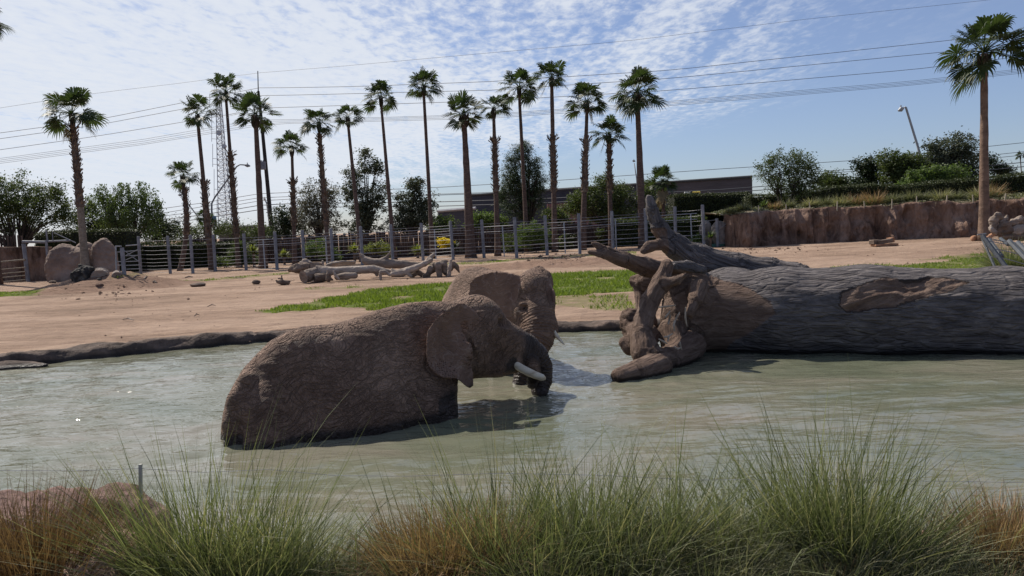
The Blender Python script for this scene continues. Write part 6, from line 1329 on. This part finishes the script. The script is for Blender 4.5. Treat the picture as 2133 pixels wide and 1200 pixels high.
# wires: each one a thing
m_wire = noisy('power_wire', [(0.3, (.045, .050, .065)), (.7, (.07, .075, .09))], bump=0, rough=.6)
WR = [('topmost very thin overhead wire running to the top of the utility pole', [(-60, 236), (0, 225), (200, 194), (370, 174), (537, 152), (700, 139), (1000, 112), (1300, 86), (1680, 40), (2060, 0), (2300, -30)], .014),
      ('second overhead wire from the top, over the palm crowns', [(-60, 286), (0, 277), (200, 250), (365, 217), (538, 183), (620, 182.5), (750, 180), (1020, 170), (1400, 146), (1970, 85), (2300, 44)], .024),
      ('third overhead wire from the top, just under the second', [(-60, 299), (0, 289), (200, 261), (365, 230), (541, 199), (620, 198), (1020, 188), (1400, 163), (1980, 107), (2300, 70)], .024),
      ('fourth overhead wire, well above the bundle of four', [(-60, 321), (0, 312), (200, 284), (480, 238), (541, 225), (600, 223.5), (1020, 210), (1400, 188), (1900, 145), (2133, 117), (2300, 96)], .024),
      ('uppermost wire of the bundle of four at crossarm height', [(-60, 338), (0, 330), (300, 290), (530, 250), (660, 248.5), (1020, 238), (1400, 211), (1900, 169), (2133, 143), (2300, 124)], .016),
      ('second wire of the bundle of four at crossarm height', [(-60, 342), (0, 333.5), (300, 294), (540, 253), (660, 251), (1020, 240.5), (1400, 214), (1900, 172), (2133, 146), (2300, 127)], .016),
      ('third wire of the bundle of four at crossarm height', [(-60, 346), (0, 337), (300, 298), (553, 256), (660, 253.5), (1020, 243.5), (1400, 217), (1900, 175), (2133, 149), (2300, 130)], .016),
      ('lowest wire of the bundle of four at crossarm height', [(-60, 350), (0, 340.5), (300, 301), (564, 258), (660, 256), (1020, 246.5), (1400, 220), (1900, 177.5), (2133, 152), (2300, 133)], .016),
      ('highest of the low wires, passing above the long warehouse roof', [(120, 470), (300, 440), (420, 423), (550, 402), (700, 399), (900, 391), (1130, 378), (1500, 352), (1800, 333), (2133, 297), (2300, 280)], .026),
      ('second highest of the low wires, touching the warehouse roof line', [(120, 480), (300, 450), (420, 431), (553, 410), (700, 409), (900, 405), (1130, 397), (1500, 371), (1800, 351), (2133, 316), (2300, 299)], .026),
      ('middle low wire just under the warehouse roof line', [(120, 487), (300, 455), (420, 440), (554, 416), (700, 413), (900, 407), (1130, 399), (1500, 373), (1800, 356), (2133, 323), (2300, 305)], .026),
      ('second lowest wire crossing in front of the warehouse wall', [(120, 492), (300, 462), (420, 448), (556, 425), (700, 423), (900, 421), (1130, 414), (1500, 395), (1800, 372), (2133, 338), (2300, 322)], .038),
      ('lowest thick wire crossing in front of the hedge and trees', [(120, 500), (300, 470), (420, 456), (558, 434), (700, 431), (900, 430), (1130, 423), (1500, 402), (1800, 381), (2133, 347), (2300, 331)], .038)]
for i, (lab, pts, r) in enumerate(WR):
    dep = lambda x: float(np.interp(x, [-60, 120, 545, 1400, 2300], [112, 104, 88, 72, 58])); pts2 = []
    xs_ = np.arange(pts[0][0], pts[-1][0]+1, 60); ys_ = np.interp(xs_, [p[0] for p in pts], [p[1] for p in pts]); b = MB(); ctr = [P(x, y, dep(x)) for x, y in zip(xs_, ys_)]
    b.tube(ctr, [r*1.15*dep(x)/88 for x in xs_], 4); tag(b.obj('power_line', m_wire, loc=ctr[0]), lab, 'overhead wire', 'overhead power lines')
# ================================================================== FOREGROUND
def znear(x, y): return gz(x, y)
m_gr_brown = leafmat('brown_dry_grass', (.085, .048, .028), (.26, .16, .09), .25, .6)
m_rockf = noisy('purple_brown_rock', [(0.3, (.10, .062, .052)), (0.5, (.17, .105, .088)), (.7, (.25, .165, .14))], sc=2.0, bump=.05, bsc=11, rough=.92)
m_rockp = noisy('pink_rock', [(0.3, (.30, .19, .145)), (0.5, (.38, .25, .195)), (.7, (.46, .32, .25))], sc=3.0, bump=.03, bsc=14, rough=.95)
sdf_thing('boulder', 'big purplish brown rock at the lower left water edge', 'boulder', [], m_rockf, .03, .15, .075, ells=[(P(60, 1130, 5.7), (.75, .45, .29), .1), (P(190, 1120, 5.6), (.54, .40, .29), -.1), (P(265, 1128, 5.45), (.22, .3, .17), -.2)], seed=70)
sdf_thing('boulder', 'low pink rock shelf below the purplish brown rock', 'boulder', [], m_rockp, .03, .12, .03, ells=[(P(215, 1175, 4.95), (.20, .35, .17), .1), (P(190, 1230, 4.8), (.3, .3, .14), 0)], seed=72)
rock('boulder', P(1960, 1150, 5.2), (.30, .22, .12), m_rockp, 'pink rock at the water edge near the lower right corner', 'boulder', seed=75, rough=.12)
rock('boulder', P(1560, 1165, 5.3), (.25, .2, .12), m_rockp, 'small pink rock half hidden in grass right of centre', 'boulder', seed=76, rough=.12)
def N_(px, d): q = P(px, 1000, d); return np.array([q[0], q[1], float(gz(q[0], q[1]))])
def gg(n, h, r0=.16, spread=.55, curl=.7, mt=None, nm='blades', w_=.0027, **k): return (nm, mt or m_gr_green, dict(dict(hmin=.25), **k, r0=r0, h=h*(1.25 if h > .5 else 1.0)*(1.45 if nm == 'matted_blades' else 1), n=int(n*.85), spread=spread, width=w_, curl=curl))
pale = lambda n, h, **k: gg(n, h, mt=m_gr_pale, nm='pale_blades', **k)
tan_ = lambda n, h, **k: gg(n, h, mt=m_gr_tan, nm='dry_blades', **k)
matt = lambda n, h, **k: gg(n, h, mt=m_gr_mat, nm='matted_blades', **k)
FT = [
 (60, 4.75, 'dense golden brown dry tuft in the lower left corner', [('brown_blades', m_gr_brown, dict(r0=.30, h=.95, n=3000, spread=.8, width=.0027, curl=.5, hmin=.5)), gg(180, .75, r0=.3, spread=1.1, curl=1.0, mt=m_gr_pale, nm='pale_blades')]),
 (-40, 4.8, 'dry brown tuft cut by the left edge', [('brown_blades', m_gr_brown, dict(r0=.26, h=.9, n=1700, spread=.8, width=.0027, curl=.5, hmin=.5))]),
 (300, 4.6, 'small brown dry tuft left of the first tall green tuft', [tan_(900, .25, r0=.16, spread=.9), matt(350, .35, r0=.2, spread=1.1, curl=1)]),
 (400, 4.95, 'tall dark green tuft left of the elephant rump, its blades crossing the water', [gg(1500, 1.12, r0=.30, spread=.62, curl=.35), gg(160, 1.15, r0=.2, spread=.85, curl=.5, mt=m_gr_pale, nm='pale_blades')]),
 (500, 4.75, 'dark green tuft just right of the tallest left one', [gg(1200, .86, r0=.28, spread=.62, curl=.5), matt(400, .5, r0=.3, spread=1.0, curl=1)]),
 (590, 5.0, 'green tuft below the elephant belly with nodding pale blades', [gg(520, .74, r0=.24, spread=.65, curl=.55), pale(230, .90, r0=.25, spread=.7, curl=.75)]),
 (700, 5.0, 'thin green tuft in front of the elephant shadow', [gg(330, .56, r0=.26, spread=.8, curl=.7), matt(600, .30, r0=.32, spread=1.1, curl=1), pale(120, .60, r0=.25, spread=.9, curl=.8)]),
 (780, 4.7, 'matted grey green clump at the bottom left of centre', [matt(1900, .30, r0=.38, spread=1.2, curl=1.1), pale(150, .4, r0=.3, spread=1.1, curl=1)]),
 (880, 4.95, 'orange dry grass crest, left part, in the middle of the bank', [tan_(2200, .54, r0=.26, spread=.7, hmin=.55), gg(130, .7, r0=.24, spread=.8), pale(70, .6, r0=.2, spread=.8)]),
 (965, 4.98, 'orange dry grass crest, right part, under the second elephant', [tan_(2100, .54, r0=.26, spread=.7, hmin=.55), gg(160, .6, r0=.22, spread=.8)]),
 (930, 4.6, 'matted green clump below the orange crest', [matt(2600, .40, r0=.44, spread=1.2, curl=1.1), gg(380, .42, r0=.35, spread=1.0, curl=.8)]),
 (1040, 5.0, 'tall green tuft right of the orange crest with blades reaching the tusk', [gg(620, .86, r0=.25, spread=.62, curl=.4), pale(50, 1.15, r0=.18, spread=.5, curl=.3)]),
 (1120, 4.75, 'bright green tuft at the bottom centre', [gg(1150, .62, r0=.28, spread=.62, curl=.5), matt(450, .4, r0=.3, spread=1.0, curl=1)]),
 (1215, 5.05, 'dense upright green tuft in the middle of the water view', [gg(900, .82, r0=.26, spread=.55, curl=.35), pale(50, 1.0, r0=.2, spread=.6, curl=.5)]),
 (1300, 4.85, 'green tuft with long pale arching blades right of the centre', [gg(750, .64, r0=.28, spread=.7, curl=.5), pale(170, .7, r0=.3, spread=1.0, curl=.9), matt(400, .35, r0=.3, spread=1.1, curl=1)]),
 (1395, 5.05, 'loose green tuft leaning right over the water', [gg(520, .74, r0=.24, spread=.85, curl=.5, lean=(.22, 0)), pale(60, .8, r0=.2, spread=.9, curl=.8)]),
 (1460, 4.65, 'matted green clump at the bottom right of centre', [matt(1900, .36, r0=.38, spread=1.2, curl=1.1), gg(450, .48, r0=.35, spread=.95, curl=.7)]),
 (1600, 5.0, 'sparse green tuft left of the tall right one', [gg(420, .66, r0=.26, spread=.95, curl=.5), matt(500, .35, r0=.3, spread=1.1, curl=1)]),
 (1690, 5.15, 'tall slender green tuft on the right with thin separate blades', [gg(560, .95, r0=.24, spread=.58, curl=.3)]),
 (1780, 4.95, 'tall dark green tuft left of the pink rock', [gg(820, .90, r0=.26, spread=.62, curl=.32), pale(60, 1.0, r0=.22, spread=.75, curl=.5)]),
 (1740, 4.6, 'straw and green clump at the bottom edge right', [tan_(700, .25, r0=.26, spread=.9), matt(900, .36, r0=.34, spread=1.1, curl=1.0), gg(300, .45, r0=.3, spread=.9)]),
 (1905, 4.75, 'arching green tuft in front of the pink rock', [gg(480, .5, r0=.25, spread=1.1, curl=.9), matt(700, .36, r0=.32, spread=1.2, curl=1.0), pale(80, .6, r0=.25, spread=1.1, curl=1)]),
 (2060, 5.05, 'blond dry tuft in the lower right corner, left one', [tan_(1900, .46, r0=.28, spread=.65, curl=.35), pale(60, .75, r0=.2, spread=.7)]),
 (2135, 5.0, 'blond dry tuft at the right edge', [tan_(1900, .50, r0=.28, spread=.65, curl=.35), pale(40, .8, r0=.2, spread=.6)]),
 (2080, 4.6, 'brown and green matted clump in the lower right corner', [matt(1300, .32, r0=.36, spread=1.2, curl=1.1), tan_(800, .26, r0=.3, spread=1.0)]),
 (820, 5.1, 'thin green tuft between the pale nodding blades and the orange crest', [gg(200, .62, r0=.24, spread=.8, curl=.5), pale(120, .6, r0=.26, spread=1.0, curl=.9), matt(500, .3, r0=.3, spread=1.1, curl=1)]),
 (1520, 5.05, 'fine green tuft with crossing blades left of the sparse one', [gg(420, .70, r0=.26, spread=.85, curl=.4), matt(500, .35, r0=.3, spread=1.1, curl=1)]),
 (1860, 5.05, 'medium green tuft between the tall dark one and the pink rock', [gg(420, .66, r0=.24, spread=.7, curl=.4), matt(500, .35, r0=.3, spread=1.1, curl=1)]),
 (460, 5.15, 'fine green blades standing in front of the elephant rump', [gg(520, 1.0, r0=.26, spread=.6, curl=.3)]),
 (340, 4.85, 'green tuft leaning left over the purplish rock, left of the tall dark one', [gg(450, .75, r0=.22, spread=.7, curl=.4, lean=(-.1, 0)), matt(300, .35, r0=.26, spread=1.0, curl=1)]),
 (640, 4.55, 'matted green clump at the bottom edge below the elephant', [matt(1700, .34, r0=.38, spread=1.1, curl=1.0), gg(500, .5, r0=.34, spread=.8)]),
 (1230, 4.5, 'dark rusty based clump at the bottom edge, centre', [matt(1100, .34, r0=.34, spread=1.1, curl=1.0), tan_(400, .24, r0=.26, spread=.8), gg(500, .5, r0=.34, spread=.8)]),
]
for i, (px, d, lab, ms) in enumerate(FT):
    tg = [k2 for a, b2, k2 in ms if b2 is m_gr_green and k2['h'] > .8]
    ms = ms + [('tall_blades', m_gr_green, dict(k2, n=70, h=k2['h']*1.25, hmin=.72, curl=.5, width=.0024, spread=k2['spread']*1.1)) for k2 in tg[:1]]
    ms = ms + [('straw_blades', m_gr_pale, dict(k2, n=int(k2['n']*.28), spread=k2['spread']*1.25)) for a, b2, k2 in ms if b2 is m_gr_green and k2['n'] > 200]
    c = N_(px, d); ms = [(a, b2, dict(k2, zf=lambda x, y: gz(x, y)-.03)) for a, b2, k2 in ms]; tuft(lab, c, ms, 900+i, group='grass tufts on the near bank')
# thatch between tufts
rs = np.random.default_rng(9); Vs = []; Fs_ = []; ts = []; off = 0
for i in range(95):
    px = rs.uniform(330, 2133); c = N_(px, rs.uniform(4.45, 5.25)); V, Fq, tn = blades(rs, c, r0=.4, h=rs.uniform(.22, .45), n=260, spread=1.4, width=.0024, curl=1.0, seg=3, zf=lambda x, y: gz(x, y)-.02); Vs.append(V); Fs_.append(Fq+off); ts.append(tn); off += len(V)
o = mesh_obj('thatch', fast_mesh('thatch', np.concatenate(Vs), np.concatenate(Fs_), False, {'tint': np.concatenate(ts)}), m_gr_mat); tag(o, 'tangled low thatch of old grass on the near bank', 'thatch', kind='stuff')
# clear stake and the thin wire
m_clear = noisy('weathered_stake', [(0.3, (.30, .29, .25)), (.7, (.44, .43, .38))], sc=6, bump=.005, rough=.5)
q1, q0 = P(291, 968, 5.1), P(283, 1085, 5.1); q0[2] = .2
sf = empty('wire_fence', q0, 'pale grey stake with a thin wire strung along the near bank', 'wire fence')
b = MB(); v = q1-q0; w_ = np.array([.009, 0, 0]); b.add([q0-w_, q0+w_, q0+w_+np.array([0, .02, 0]), q0-w_+np.array([0, .02, 0]), q1-w_, q1+w_, q1+w_+np.array([0, .02, 0]), q1-w_+np.array([0, .02, 0])], [(3, 2, 1, 0), (4, 5, 6, 7), (0, 1, 5, 4), (1, 2, 6, 5), (2, 3, 7, 6), (3, 0, 4, 7)]); b.obj('stake', m_clear, sf)
b = MB(); b.tube([P(x, y, 5.1) for x, y in [(-60, 978), (0, 980), (150, 981), (290, 976), (420, 984), (560, 978), (700, 991), (850, 992), (1040, 986), (1250, 990), (1450, 1000), (1700, 998), (1900, 1002), (2200, 1006)]], .0017, 4); b.obj('wire', m_cable, sf)
